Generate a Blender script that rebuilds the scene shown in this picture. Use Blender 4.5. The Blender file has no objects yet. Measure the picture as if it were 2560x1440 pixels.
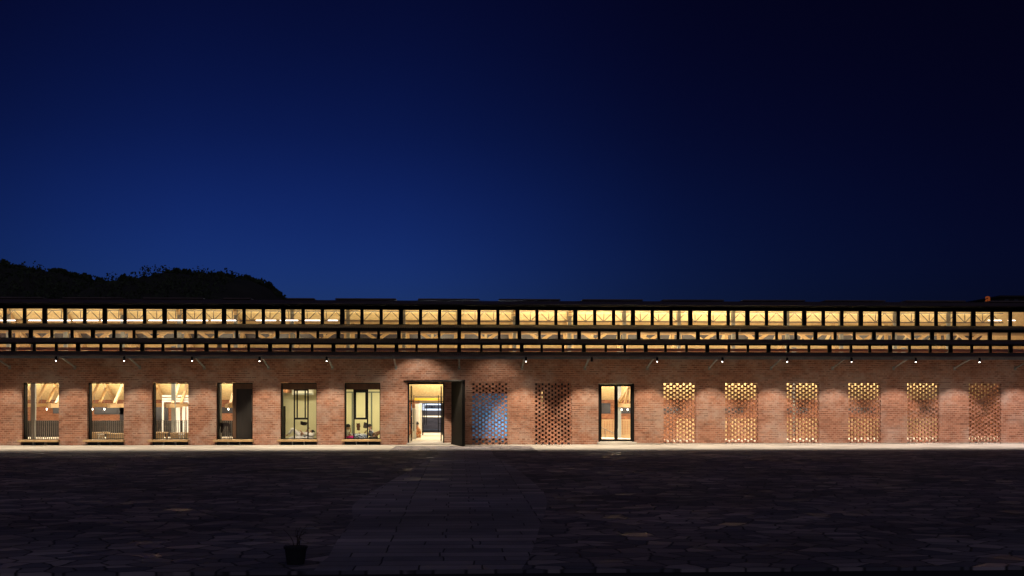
import bpy, bmesh, math, random
from mathutils import Vector, Matrix
R = math.radians
rnd = random.Random(7)
C = bpy.context.scene.collection
sc = bpy.context.scene

# ------------------------------------------------------------------ camera
F = 2900.0            # focal length in photo pixels (2560 wide)
TH = math.atan(0.0451)  # camera turned slightly right of the wall's normal
D = 54.7              # metres from camera to the brick wall
HC = 2.16             # camera height
cam = bpy.data.cameras.new('camera'); cam.sensor_width = 36; cam.lens = 36 * F / 2560
cam.shift_y = 277 / 2560; cam.clip_end = 3000; cam.clip_start = 0.1
camo = bpy.data.objects.new('camera', cam); C.objects.link(camo)
camo.location = (0, -D, HC); camo.rotation_euler = (R(90), 0, -TH)
sc.camera = camo
def PX(px, y):                      # world x of a photo column at depth y
    return (D + y) * math.tan(TH + math.atan((px - 1280) / F))
def PZ(py, y, px=1149):             # world z of a photo row at depth y
    s = PX(px, y)
    return HC + (997 - py) * ((D + y) * math.cos(TH) + s * math.sin(TH)) / F
def GY(py):                         # depth y of a ground row near the photo's middle
    return HC * F / (py - 997) - D

# ------------------------------------------------------------------ view, sky
sc.view_settings.view_transform = 'Standard'; sc.view_settings.look = 'None'
sc.view_settings.exposure = 0; sc.view_settings.gamma = 1
sc.cycles.use_denoising = True
sc.cycles.max_bounces = 8; sc.cycles.transparent_max_bounces = 16
sc.cycles.sample_clamp_indirect = 4
W = bpy.data.worlds.new('World'); sc.world = W; W.use_nodes = True
nt = W.node_tree; nt.nodes.clear()
out = nt.nodes.new('ShaderNodeOutputWorld'); bg = nt.nodes.new('ShaderNodeBackground')
sky = nt.nodes.new('ShaderNodeTexSky'); sky.sky_type = 'NISHITA'; sky.sun_disc = False
sky.sun_elevation = R(-4.0); sky.sun_rotation = R(-22)
sky.air_density = 1.0; sky.dust_density = 0.3; sky.ozone_density = 4.0
tc = nt.nodes.new('ShaderNodeTexCoord'); sep = nt.nodes.new('ShaderNodeSeparateXYZ')
nt.links.new(tc.outputs['Generated'], sep.inputs[0])
# the night thickens towards the right and upwards (by direction in the sky)
def ramp(src, stops, interp='B_SPLINE'):
    r = nt.nodes.new('ShaderNodeValToRGB'); r.color_ramp.interpolation = interp; e = r.color_ramp.elements
    e[0].position, e[0].color = stops[0][0], (stops[0][1],)*3+(1,)
    e[1].position, e[1].color = stops[-1][0], (stops[-1][1],)*3+(1,)
    for p_, v_ in stops[1:-1]:
        x_ = e.new(p_); x_.color = (v_,)*3+(1,)
    nt.links.new(src, r.inputs[0]); return r.outputs[0]
def mth(op, a_, b_):
    n_ = nt.nodes.new('ShaderNodeMath'); n_.operation = op
    for i_, v_ in ((0, a_), (1, b_)):
        if isinstance(v_, (int, float)): n_.inputs[i_].default_value = v_
        else: nt.links.new(v_, n_.inputs[i_])
    return n_.outputs[0]
xn = mth('ADD', sep.outputs['X'], 0.5)                     # 0..1 over the visible arc
az = ramp(xn, [(0.0,0.16),(0.10,0.46),(0.27,1.10),(0.44,1.06),(0.56,0.74),(0.68,0.36),(0.85,0.20),(1.0,0.14)])
el = ramp(sep.outputs['Z'], [(0.0,1.0),(0.08,1.0),(0.14,0.78),(0.22,0.42),(0.32,0.22),(0.45,0.14)])
st = mth('MULTIPLY', az, el)
cl = nt.nodes.new('ShaderNodeTexNoise'); cl.inputs['Scale'].default_value = 2.2; cl.inputs['Detail'].default_value = 5   # faint thin cloud
nt.links.new(tc.outputs['Generated'], cl.inputs['Vector'])
cm = mth('ADD', mth('MULTIPLY', cl.outputs[0], 0.35), 0.825)
st = mth('MULTIPLY', st, cm)
tint = nt.nodes.new('ShaderNodeMix'); tint.data_type = 'RGBA'; tint.blend_type = 'MULTIPLY'
tint.inputs['Factor'].default_value = 1.0
nt.links.new(sky.outputs[0], tint.inputs['A']); tint.inputs['B'].default_value = (0.26, 0.64, 1.34, 1)
nt.links.new(tint.outputs['Result'], bg.inputs[0]); nt.links.new(st, bg.inputs['Strength'])
# violet-grey fill added to the unseen sky behind the viewer lifts the ground; a deep violet remains everywhere
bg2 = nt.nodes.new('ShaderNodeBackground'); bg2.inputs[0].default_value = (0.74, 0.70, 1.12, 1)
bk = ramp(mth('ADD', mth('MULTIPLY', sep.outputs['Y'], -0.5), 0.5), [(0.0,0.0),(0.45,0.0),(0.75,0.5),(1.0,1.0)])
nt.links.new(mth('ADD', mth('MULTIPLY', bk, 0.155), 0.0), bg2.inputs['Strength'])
bg3 = nt.nodes.new('ShaderNodeBackground'); bg3.inputs[0].default_value = (0.17, 0.12, 1.0, 1); bg3.inputs['Strength'].default_value = 0.005
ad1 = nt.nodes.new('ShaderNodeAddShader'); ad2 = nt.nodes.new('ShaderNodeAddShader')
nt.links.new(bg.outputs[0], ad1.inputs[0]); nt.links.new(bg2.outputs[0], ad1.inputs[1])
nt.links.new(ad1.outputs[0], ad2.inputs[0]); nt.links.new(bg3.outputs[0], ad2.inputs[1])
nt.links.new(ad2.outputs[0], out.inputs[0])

# ------------------------------------------------------------------ helpers
ORG = {}
class MB:
    def __init__(s): s.v = []; s.f = []
    def box(s, x0, x1, y0, y1, z0, z1):
        n = len(s.v)
        s.v += [(x0,y0,z0),(x1,y0,z0),(x1,y1,z0),(x0,y1,z0),(x0,y0,z1),(x1,y0,z1),(x1,y1,z1),(x0,y1,z1)]
        s.f += [tuple(n+i for i in q) for q in ((0,3,2,1),(4,5,6,7),(0,1,5,4),(1,2,6,5),(2,3,7,6),(3,0,4,7))]
        return s
    def bar(s, p, q, w, h, up=(0,0,1)):      # rectangular bar from p to q
        p = Vector(p); q = Vector(q); d = (q-p).normalized(); u = Vector(up)
        a = d.cross(u)
        if a.length < 1e-4: a = d.cross(Vector((1,0,0)))
        a.normalize(); b = a.cross(d).normalized(); n = len(s.v)
        for e in (p, q):
            for i, j in ((-1,-1),(1,-1),(1,1),(-1,1)):
                s.v.append(tuple(e + a*(i*w/2) + b*(j*h/2)))
        s.f += [tuple(n+i for i in f) for f in ((3,2,1,0),(4,5,6,7),(0,1,5,4),(1,2,6,5),(2,3,7,6),(3,0,4,7))]
        return s
    def tube(s, p, q, r0, r1=None, n=8, caps=True):
        r1 = r0 if r1 is None else r1
        p = Vector(p); q = Vector(q); d = (q-p).normalized()
        a = d.cross(Vector((0,0,1)))
        if a.length < 1e-4: a = Vector((1,0,0))
        a.normalize(); b = d.cross(a); k = len(s.v)
        for e, r in ((p, r0), (q, r1)):
            for i in range(n):
                t = 2*math.pi*i/n; s.v.append(tuple(e + a*(r*math.cos(t)) + b*(r*math.sin(t))))
        for i in range(n):
            j = (i+1) % n; s.f.append((k+i, k+j, k+n+j, k+n+i))
        if caps: s.f.append(tuple(k+i for i in reversed(range(n)))); s.f.append(tuple(k+n+i for i in range(n)))
        return s
    def ell(s, c, rx, ry, rz, nu=10, nv=7, z0=-1.0):
        k = len(s.v); c = Vector(c)
        t0 = math.asin(max(-1, z0))
        for j in range(nv+1):
            t = t0 + (math.pi/2-t0)*j/nv
            for i in range(nu):
                p = 2*math.pi*i/nu
                s.v.append((c.x+rx*math.cos(t)*math.cos(p), c.y+ry*math.cos(t)*math.sin(p), c.z+rz*math.sin(t)))
        for j in range(nv):
            for i in range(nu):
                i2 = (i+1) % nu
                s.f.append((k+j*nu+i, k+j*nu+i2, k+(j+1)*nu+i2, k+(j+1)*nu+i))
        return s
    def prism(s, pts, y0, y1):               # outline in x,z, given depth
        k = len(s.v); n = len(pts)
        s.v += [(x, y0, z) for x, z in pts] + [(x, y1, z) for x, z in pts]
        s.f.append(tuple(k+i for i in range(n))); s.f.append(tuple(k+n+i for i in reversed(range(n))))
        for i in range(n):
            j = (i+1) % n; s.f.append((k+j, k+i, k+n+i, k+n+j))
        return s
    def slab(s, pts, z0, z1):                # outline in x,y, given height
        k = len(s.v); n = len(pts)
        s.v += [(x, y, z1) for x, y in pts] + [(x, y, z0) for x, y in pts]
        s.f.append(tuple(k+i for i in range(n))); s.f.append(tuple(k+n+i for i in reversed(range(n))))
        for i in range(n):
            j = (i+1) % n; s.f.append((k+j, k+i, k+n+i, k+n+j))
        return s
    def build(s, name, mat, parent=None, smooth=False, bevel=0):
        o0 = ORG.get(parent.name, Vector((0,0,0))) if parent else Vector((0,0,0))
        me = bpy.data.meshes.new(name)
        me.from_pydata([tuple(Vector(v)-o0) for v in s.v], [], s.f)
        bm = bmesh.new(); bm.from_mesh(me); bmesh.ops.recalc_face_normals(bm, faces=bm.faces)
        if bevel: bmesh.ops.bevel(bm, geom=bm.edges[:], offset=bevel, segments=1, affect='EDGES')
        bm.to_mesh(me); bm.free()
        if smooth:
            for p in me.polygons: p.use_smooth = True
        me.materials.append(mat)
        o = bpy.data.objects.new(name, me); C.objects.link(o)
        if parent: o.parent = parent
        ORG[o.name] = o0
        return o
def tag(o, label=None, cat=None, group=None, kind=None):
    if label: o['label'] = label
    if cat: o['category'] = cat
    if group: o['group'] = group
    if kind: o['kind'] = kind
    return o
def thing(name, label, cat, loc=(0,0,0), group=None):
    o = bpy.data.objects.new(name, None); C.objects.link(o); o.location = loc
    o.empty_display_size = 0.2
    ORG[o.name] = Vector(loc)
    return tag(o, label, cat, group)
def copy_tree(o, parent=None):
    c = o.copy(); C.objects.link(c)
    if parent: c.parent = parent
    for ch in [x for x in bpy.data.objects if x.parent == o]: copy_tree(ch, c)
    return c

# ------------------------------------------------------------------ materials
def M(name, col, rough=0.7, metal=0.0, spec=0.4):
    m = bpy.data.materials.new(name); m.use_nodes = True
    b = m.node_tree.nodes['Principled BSDF']
    b.inputs['Base Color'].default_value = (*col, 1); b.inputs['Roughness'].default_value = rough
    b.inputs['Metallic'].default_value = metal; b.inputs['Specular IOR Level'].default_value = spec
    return m
def nodes(m): return m.node_tree.nodes, m.node_tree.links, m.node_tree.nodes['Principled BSDF']
def N(ns, t, **kw):
    n = ns.new(t)
    for k, v in kw.items(): setattr(n, k, v)
    return n
def noisy(name, c1, c2, scale=(1,1,1), rough=0.7, detail=6, bump=0.0, spec=0.4, metal=0.0, lo=0.35, hi=0.65):
    m = M(name, c1, rough, metal, spec); ns, ls, b = nodes(m)
    tc = N(ns, 'ShaderNodeTexCoord'); mp = N(ns, 'ShaderNodeMapping'); mp.inputs['Scale'].default_value = scale
    no = N(ns, 'ShaderNodeTexNoise'); no.inputs['Scale'].default_value = 1; no.inputs['Detail'].default_value = detail
    rp = N(ns, 'ShaderNodeValToRGB')
    rp.color_ramp.elements[0].position = lo; rp.color_ramp.elements[1].position = hi
    rp.color_ramp.elements[0].color = (*c1, 1); rp.color_ramp.elements[1].color = (*c2, 1)
    ls.new(tc.outputs['Object'], mp.inputs[0]); ls.new(mp.outputs[0], no.inputs['Vector'])
    ls.new(no.outputs[0], rp.inputs[0]); ls.new(rp.outputs[0], b.inputs['Base Color'])
    if bump:
        bu = N(ns, 'ShaderNodeBump'); bu.inputs['Strength'].default_value = bump; bu.inputs['Distance'].default_value = 0.02
        ls.new(no.outputs[0], bu.inputs['Height']); ls.new(bu.outputs[0], b.inputs['Normal'])
    return m
def emit(name, col, st):
    m = bpy.data.materials.new(name); m.use_nodes = True; ns = m.node_tree.nodes; ns.clear()
    e = ns.new('ShaderNodeEmission'); o = ns.new('ShaderNodeOutputMaterial')
    e.inputs[0].default_value = (*col, 1); e.inputs[1].default_value = st
    m.node_tree.links.new(e.outputs[0], o.inputs[0]); return m

def brick_mat(name, ca, cb, cm, pale=0.5, joints=True):
    m = M(name, ca, 0.85, 0, 0.25); ns, ls, b = nodes(m)
    tc = N(ns, 'ShaderNodeTexCoord'); sp = N(ns, 'ShaderNodeSeparateXYZ'); ls.new(tc.outputs['Object'], sp.inputs[0])
    add = N(ns, 'ShaderNodeMath', operation='ADD'); ls.new(sp.outputs['X'], add.inputs[0]); ls.new(sp.outputs['Y'], add.inputs[1])
    cb_ = N(ns, 'ShaderNodeCombineXYZ'); ls.new(add.outputs[0], cb_.inputs[0]); ls.new(sp.outputs['Z'], cb_.inputs[1])
    bt = N(ns, 'ShaderNodeTexBrick'); bt.offset = 0.5; bt.squash = 1
    bt.inputs['Scale'].default_value = 1; bt.inputs['Brick Width'].default_value = 0.2; bt.inputs['Row Height'].default_value = 0.1
    bt.inputs['Mortar Size'].default_value = 0.006 if joints else 0.0; bt.inputs['Mortar Smooth'].default_value = 0.3
    bt.inputs['Bias'].default_value = -0.1
    bt.inputs['Color1'].default_value = (*ca, 1); bt.inputs['Color2'].default_value = (*cb, 1); bt.inputs['Mortar'].default_value = (*cm, 1)
    ls.new(cb_.outputs[0], bt.inputs['Vector'])
    # course-by-course tone: whole runs of bricks paler or with dark core holes
    mp = N(ns, 'ShaderNodeMapping'); mp.inputs['Scale'].default_value = (0.9, 10.0, 1); ls.new(cb_.outputs[0], mp.inputs[0])
    vf = N(ns, 'ShaderNodeVectorMath', operation='MULTIPLY'); vf.inputs[1].default_value = (1, 1, 0); ls.new(mp.outputs[0], vf.inputs[0])
    sp2 = N(ns, 'ShaderNodeSeparateXYZ'); ls.new(vf.outputs[0], sp2.inputs[0])
    fl = N(ns, 'ShaderNodeMath', operation='FLOOR'); ls.new(sp2.outputs['Y'], fl.inputs[0])
    fl7 = N(ns, 'ShaderNodeMath', operation='MULTIPLY'); fl7.inputs[1].default_value = 7.31; ls.new(fl.outputs[0], fl7.inputs[0])
    cc = N(ns, 'ShaderNodeCombineXYZ'); ls.new(sp2.outputs['X'], cc.inputs[0]); ls.new(fl7.outputs[0], cc.inputs[1])
    rn = N(ns, 'ShaderNodeTexNoise'); rn.inputs['Scale'].default_value = 1.3; rn.inputs['Detail'].default_value = 2; ls.new(cc.outputs[0], rn.inputs['Vector'])
    rr = N(ns, 'ShaderNodeMapRange'); rr.inputs['From Min'].default_value = 0.3; rr.inputs['From Max'].default_value = 0.7
    rr.inputs['To Min'].default_value = 0.62; rr.inputs['To Max'].default_value = 1.3; ls.new(rn.outputs[0], rr.inputs['Value'])
    mx = N(ns, 'ShaderNodeMix', data_type='RGBA', blend_type='MULTIPLY'); mx.inputs['Factor'].default_value = 1
    ls.new(bt.outputs['Color'], mx.inputs['A']); ls.new(rr.outputs[0], mx.inputs['B'])
    # white lime bloom in cloudy patches
    pn = N(ns, 'ShaderNodeTexNoise'); pn.inputs['Scale'].default_value = 0.55; pn.inputs['Detail'].default_value = 9; pn.inputs['Roughness'].default_value = 0.72
    ls.new(cb_.outputs[0], pn.inputs['Vector'])
    pr = N(ns, 'ShaderNodeMapRange'); pr.inputs['From Min'].default_value = 0.47; pr.inputs['From Max'].default_value = 0.70
    pr.inputs['To Min'].default_value = 0; pr.inputs['To Max'].default_value = pale; ls.new(pn.outputs[0], pr.inputs['Value'])
    m2 = N(ns, 'ShaderNodeMix', data_type='RGBA'); ls.new(pr.outputs[0], m2.inputs['Factor'])
    ls.new(mx.outputs['Result'], m2.inputs['A']); m2.inputs['B'].default_value = (0.46, 0.36, 0.29, 1)
    # core holes of bricks laid on edge: rows of dark dots in some courses
    wv = N(ns, 'ShaderNodeMapping'); wv.inputs['Scale'].default_value = (1/0.05, 1/0.1, 1); ls.new(cb_.outputs[0], wv.inputs[0])
    fr = N(ns, 'ShaderNodeVectorMath', operation='FRACTION'); ls.new(wv.outputs[0], fr.inputs[0])
    sb = N(ns, 'ShaderNodeVectorMath', operation='DISTANCE'); sb.inputs[1].default_value = (0.5, 0.5, 0); ls.new(fr.outputs[0], sb.inputs[0])
    lt = N(ns, 'ShaderNodeMath', operation='LESS_THAN'); lt.inputs[1].default_value = 0.3; ls.new(sb.outputs['Value'], lt.inputs[0])
    gt = N(ns, 'ShaderNodeMath', operation='GREATER_THAN'); gt.inputs[1].default_value = 0.56; ls.new(rn.outputs[0], gt.inputs[0])
    dm = N(ns, 'ShaderNodeMath', operation='MULTIPLY'); ls.new(lt.outputs[0], dm.inputs[0]); ls.new(gt.outputs[0], dm.inputs[1])
    dm2 = N(ns, 'ShaderNodeMath', operation='MULTIPLY'); dm2.inputs[1].default_value = 0.8 if joints else 0; ls.new(dm.outputs[0], dm2.inputs[0])
    m3 = N(ns, 'ShaderNodeMix', data_type='RGBA'); ls.new(dm2.outputs[0], m3.inputs['Factor'])
    ls.new(m2.outputs['Result'], m3.inputs['A']); m3.inputs['B'].default_value = (0.03, 0.015, 0.01, 1)
    ls.new(m3.outputs['Result'], b.inputs['Base Color'])
    bu = N(ns, 'ShaderNodeBump'); bu.inputs['Strength'].default_value = 0.6; bu.inputs['Distance'].default_value = 0.012; bu.invert = True
    ls.new(bt.outputs['Fac'], bu.inputs['Height']); ls.new(bu.outputs[0], b.inputs['Normal'])
    return m

def glass_mat(name, tintc=(1,1,1), refl=0.9):
    m = bpy.data.materials.new(name); m.use_nodes = True; ns = m.node_tree.nodes; ls = m.node_tree.links; ns.clear()
    o = N(ns, 'ShaderNodeOutputMaterial'); mix = N(ns, 'ShaderNodeMixShader')
    tr = N(ns, 'ShaderNodeBsdfTransparent'); tr.inputs[0].default_value = (*tintc, 1)
    gl = N(ns, 'ShaderNodeBsdfGlossy'); gl.inputs['Roughness'].default_value = 0.02; gl.inputs['Color'].default_value = (0.8,0.85,0.9,1)
    fr = N(ns, 'ShaderNodeFresnel'); fr.inputs['IOR'].default_value = 1.35
    ls.new(fr.outputs[0], mix.inputs[0]); ls.new(tr.outputs[0], mix.inputs[1]); ls.new(gl.outputs[0], mix.inputs[2]); ls.new(mix.outputs[0], o.inputs[0])
    return m

MAT = dict(
    brick=brick_mat('red_brick', (0.29,0.122,0.072), (0.42,0.198,0.122), (0.42,0.31,0.22), 0.85),
    screen=brick_mat('screen_brick', (0.29,0.122,0.072), (0.42,0.198,0.122), (0.36,0.16,0.11), 0.4, joints=False),
    inbrick=brick_mat('inner_brick', (0.30,0.115,0.06), (0.40,0.17,0.09), (0.36,0.26,0.18), 0.2),
    black=M('black_metal', (0.010,0.009,0.008), 0.6, 0, 0.15),
    blackdoor=noisy('dark_door_steel', (0.006,0.0056,0.0045), (0.009,0.008,0.0065), (1.2,1.2,0.5), 0.7, spec=0.12),
    steel=noisy('grey_steel', (0.24,0.25,0.23), (0.32,0.33,0.30), (3,3,1), 0.5),
    bracket=noisy('bracket_steel', (0.17,0.175,0.16), (0.26,0.265,0.24), (4,4,4), 0.5),
    fascia=noisy('fascia_steel', (0.13,0.15,0.13), (0.19,0.21,0.19), (3,3,3), 0.55),
    roof=noisy('dark_roof_sheet', (0.10,0.075,0.06), (0.17,0.125,0.095), (1.5,6,6), 0.6),
    timber=noisy('fir_timber', (0.38,0.25,0.12), (0.52,0.36,0.19), (2,9,30), 0.6),
    bench=noisy('bench_timber', (0.32,0.20,0.085), (0.43,0.28,0.13), (2,20,30), 0.55),
    beam=noisy('brown_beam', (0.20,0.075,0.03), (0.28,0.12,0.05), (1,10,14), 0.65),
    osb=noisy('strand_board', (0.58,0.44,0.22), (0.74,0.59,0.33), (9,9,9), 0.75, detail=8, lo=0.3, hi=0.7),
    floor=noisy('pale_floor', (0.56,0.50,0.42), (0.66,0.60,0.52), (0.6,2.5,1), 0.55),
    plaster=noisy('cream_plaster', (0.66,0.62,0.44), (0.72,0.68,0.50), (1,1,1), 0.8),
    white=noisy('white_board', (0.76,0.74,0.68), (0.82,0.80,0.74), (1,1,1), 0.7),
    darkwood=noisy('dark_board', (0.012,0.009,0.006), (0.022,0.016,0.011), (6,6,0.7), 0.6),
    brownwood=noisy('brown_board', (0.09,0.045,0.022), (0.13,0.065,0.03), (5,5,1), 0.6),
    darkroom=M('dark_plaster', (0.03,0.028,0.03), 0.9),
    darkglass=M('dark_window', (0.03,0.028,0.034), 0.3),
    blueboard=M('pale_screen_board', (0.72,0.76,0.84), 0.8),
    yellow=M('yellow_paint', (0.62,0.40,0.04), 0.45),
    rail=noisy('rail_steel', (0.14,0.12,0.10), (0.20,0.175,0.15), (8,8,8), 0.45),
    glass=glass_mat('window_glass'),
    lens=emit('lamp_lens', (1.0,0.95,0.88), 14),
    tube=emit('tube_lamp', (1.0,0.88,0.80), 5.0),
    bulb=emit('warm_bulb', (1.0,0.86,0.66), 9.0),
    skin=M('skin', (0.42,0.24,0.16), 0.6), hair=M('black_hair', (0.012,0.010,0.009), 0.5),
    cwhite=noisy('white_cloth', (0.60,0.57,0.52), (0.72,0.70,0.66), (9,9,9), 0.9),
    cblue=noisy('blue_white_cloth', (0.05,0.08,0.16), (0.60,0.64,0.70), (16,16,16), 0.9, lo=0.46, hi=0.54),
    cplaid=noisy('orange_check_cloth', (0.45,0.13,0.04), (0.62,0.40,0.22), (12,12,12), 0.9, lo=0.44, hi=0.56),
    cpink=M('magenta_cloth', (0.55,0.02,0.22), 0.85), cdark=M('dark_cloth', (0.035,0.024,0.020), 0.9),
    cbrown=noisy('brown_cloth', (0.09,0.035,0.015), (0.13,0.055,0.025), (12,12,12), 0.9),
    cgrey=noisy('dark_grey_cloth', (0.05,0.04,0.035), (0.09,0.07,0.06), (14,14,14), 0.9),
    leaf=noisy('leaf', (0.035,0.05,0.02), (0.06,0.08,0.03), (0.4,0.4,0.4), 0.8),
    hill=noisy('hill_soil', (0.03,0.035,0.02), (0.05,0.05,0.03), (0.1,0.1,0.1), 0.95),
    pot=M('black_pot', (0.015,0.014,0.014), 0.7), bark=M('bark', (0.05,0.035,0.025), 0.9),
    house=noisy('white_render', (0.62,0.64,0.68), (0.70,0.72,0.76), (0.6,0.6,0.6), 0.85),
    darkstone=noisy('dark_garden_wall', (0.07,0.055,0.05), (0.11,0.085,0.075), (2,2,5), 0.9),
)

def stone_mat(name, scale, c_lo, c_hi, joint, vor=True):
    m = M(name, c_lo, 0.8, 0, 0.35); ns, ls, b = nodes(m)
    tc = N(ns, 'ShaderNodeTexCoord')
    if vor:
        mp = N(ns, 'ShaderNodeMapping'); mp.inputs['Scale'].default_value = (scale[0], scale[1], 1); ls.new(tc.outputs['Object'], mp.inputs[0])
        # warp so that the stones' edges are not all straight
        wn = N(ns, 'ShaderNodeTexNoise'); wn.inputs['Scale'].default_value = 1.7; ls.new(mp.outputs[0], wn.inputs['Vector'])
        wm = N(ns, 'ShaderNodeMix', data_type='RGBA', blend_type='LINEAR_LIGHT'); wm.inputs['Factor'].default_value = 0.12
        ls.new(mp.outputs[0], wm.inputs['A']); ls.new(wn.outputs['Color'], wm.inputs['B'])
        v1 = N(ns, 'ShaderNodeTexVoronoi'); v1.voronoi_dimensions = '2D'; v1.inputs['Scale'].default_value = 1
        v2 = N(ns, 'ShaderNodeTexVoronoi'); v2.voronoi_dimensions = '2D'; v2.feature = 'DISTANCE_TO_EDGE'; v2.inputs['Scale'].default_value = 1
        for v in (v1, v2): ls.new(wm.outputs['Result'], v.inputs['Vector'])
        cellc = N(ns, 'ShaderNodeSeparateColor'); ls.new(v1.outputs['Color'], cellc.inputs[0])
        cell, cell2 = cellc.outputs[0], cellc.outputs[1]
        jm = N(ns, 'ShaderNodeMapRange'); jm.inputs['From Min'].default_value = 0.015; jm.inputs['From Max'].default_value = 0.055
        ls.new(v2.outputs['Distance'], jm.inputs['Value']); face = jm.outputs[0]
    else:
        bt = N(ns, 'ShaderNodeTexBrick'); bt.offset = 0.37; bt.offset_frequency = 3; bt.squash = 1.5; bt.squash_frequency = 2
        bt.inputs['Scale'].default_value = 1; bt.inputs['Brick Width'].default_value = scale[0]; bt.inputs['Row Height'].default_value = scale[1]
        bt.inputs['Mortar Size'].default_value = 0.014; bt.inputs['Mortar Smooth'].default_value = 0.6
        bt.inputs['Color1'].default_value = (0,0,0,1); bt.inputs['Color2'].default_value = (1,1,1,1); bt.inputs['Mortar'].default_value = (0.5,0.5,0.5,1)
        wn = N(ns, 'ShaderNodeTexNoise'); wn.inputs['Scale'].default_value = 0.9; ls.new(tc.outputs['Object'], wn.inputs['Vector'])
        wm = N(ns, 'ShaderNodeMix', data_type='RGBA', blend_type='LINEAR_LIGHT'); wm.inputs['Factor'].default_value = 0.05
        ls.new(tc.outputs['Object'], wm.inputs['A']); ls.new(wn.outputs['Color'], wm.inputs['B'])
        of = N(ns, 'ShaderNodeVectorMath', operation='ADD'); of.inputs[1].default_value = (200.3, 200.1, 0)
        ls.new(wm.outputs['Result'], of.inputs[0]); ls.new(of.outputs[0], bt.inputs['Vector'])
        cellc = N(ns, 'ShaderNodeSeparateColor'); ls.new(bt.outputs['Color'], cellc.inputs[0])
        cell = cell2 = cellc.outputs[0]
        iv = N(ns, 'ShaderNodeMath', operation='SUBTRACT'); iv.inputs[0].default_value = 1; ls.new(bt.outputs['Fac'], iv.inputs[1]); face = iv.outputs[0]
    cr = N(ns, 'ShaderNodeValToRGB'); e = cr.color_ramp.elements
    e[0].color = (*c_lo, 1); e[1].color = (*c_hi, 1); e[0].position = 0.1
    x = e.new(0.6); x.color = tuple((a*0.7+c*0.3) for a, c in zip(c_lo, c_hi)) + (1,)
    ls.new(cell, cr.inputs[0])
    n2 = N(ns, 'ShaderNodeTexNoise'); n2.inputs['Scale'].default_value = 0.22; n2.inputs['Detail'].default_value = 8; n2.inputs['Roughness'].default_value = 0.65
    ls.new(tc.outputs['Object'], n2.inputs['Vector'])
    r2 = N(ns, 'ShaderNodeMapRange'); r2.inputs['From Min'].default_value = 0.3; r2.inputs['From Max'].default_value = 0.7
    r2.inputs['To Min'].default_value = 0.5; r2.inputs['To Max'].default_value = 1.45; ls.new(n2.outputs[0], r2.inputs['Value'])
    mx = N(ns, 'ShaderNodeMix', data_type='RGBA', blend_type='MULTIPLY'); mx.inputs['Factor'].default_value = 1
    ls.new(cr.outputs[0], mx.inputs['A']); ls.new(r2.outputs[0], mx.inputs['B'])
    jx = N(ns, 'ShaderNodeMix', data_type='RGBA'); ls.new(face, jx.inputs['Factor'])
    jx.inputs['A'].default_value = (*joint, 1); ls.new(mx.outputs['Result'], jx.inputs['B'])
    ls.new(jx.outputs['Result'], b.inputs['Base Color'])
    # worn, smoother stones here and there catch the light of the building
    rg = N(ns, 'ShaderNodeMapRange'); rg.inputs['From Min'].default_value = 0.88; rg.inputs['From Max'].default_value = 1.0
    rg.inputs['To Min'].default_value = 0.85; rg.inputs['To Max'].default_value = 0.33 if vor else 0.50; ls.new(cell2, rg.inputs['Value'])
    ls.new(rg.outputs[0], b.inputs['Roughness'])
    bn = N(ns, 'ShaderNodeTexNoise'); bn.inputs['Scale'].default_value = 7; bn.inputs['Detail'].default_value = 6; ls.new(tc.outputs['Object'], bn.inputs['Vector'])
    ad = N(ns, 'ShaderNodeMath', operation='MULTIPLY_ADD'); ad.inputs[1].default_value = 0.45; ls.new(bn.outputs[0], ad.inputs[0])
    tl = N(ns, 'ShaderNodeMath', operation='MULTIPLY_ADD'); tl.inputs[1].default_value = 0.5
    ls.new(cell2, tl.inputs[0]); ls.new(face, tl.inputs[2]); ls.new(tl.outputs[0], ad.inputs[2])
    bu = N(ns, 'ShaderNodeBump'); bu.inputs['Strength'].default_value = 0.75; bu.inputs['Distance'].default_value = 0.03
    ls.new(ad.outputs[0], bu.inputs['Height']); ls.new(bu.outputs[0], b.inputs['Normal'])
    return m
MAT['flag'] = stone_mat('crazy_paving', (2.3, 2.7), (0.115,0.108,0.118), (0.36,0.30,0.275), (0.05,0.046,0.046))
MAT['plank'] = stone_mat('slab_paving', (0.82, 0.42), (0.20,0.188,0.20), (0.36,0.315,0.305), (0.05,0.045,0.045), vor=False)
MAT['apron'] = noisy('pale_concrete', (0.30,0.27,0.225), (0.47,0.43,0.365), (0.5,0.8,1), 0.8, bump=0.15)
MAT['soil'] = noisy('dark_soil', (0.018,0.016,0.014), (0.03,0.027,0.024), (2,2,2), 0.95, bump=0.3)

def area(name, loc, rot, sx, sy, power, col, parent=None):
    l = bpy.data.lights.new(name, 'AREA'); l.shape = 'RECTANGLE'; l.size = sx; l.size_y = sy
    l.energy = power; l.color = col
    o = bpy.data.objects.new(name, l); C.objects.link(o); o.location = loc; o.rotation_euler = rot
    return o

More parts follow.
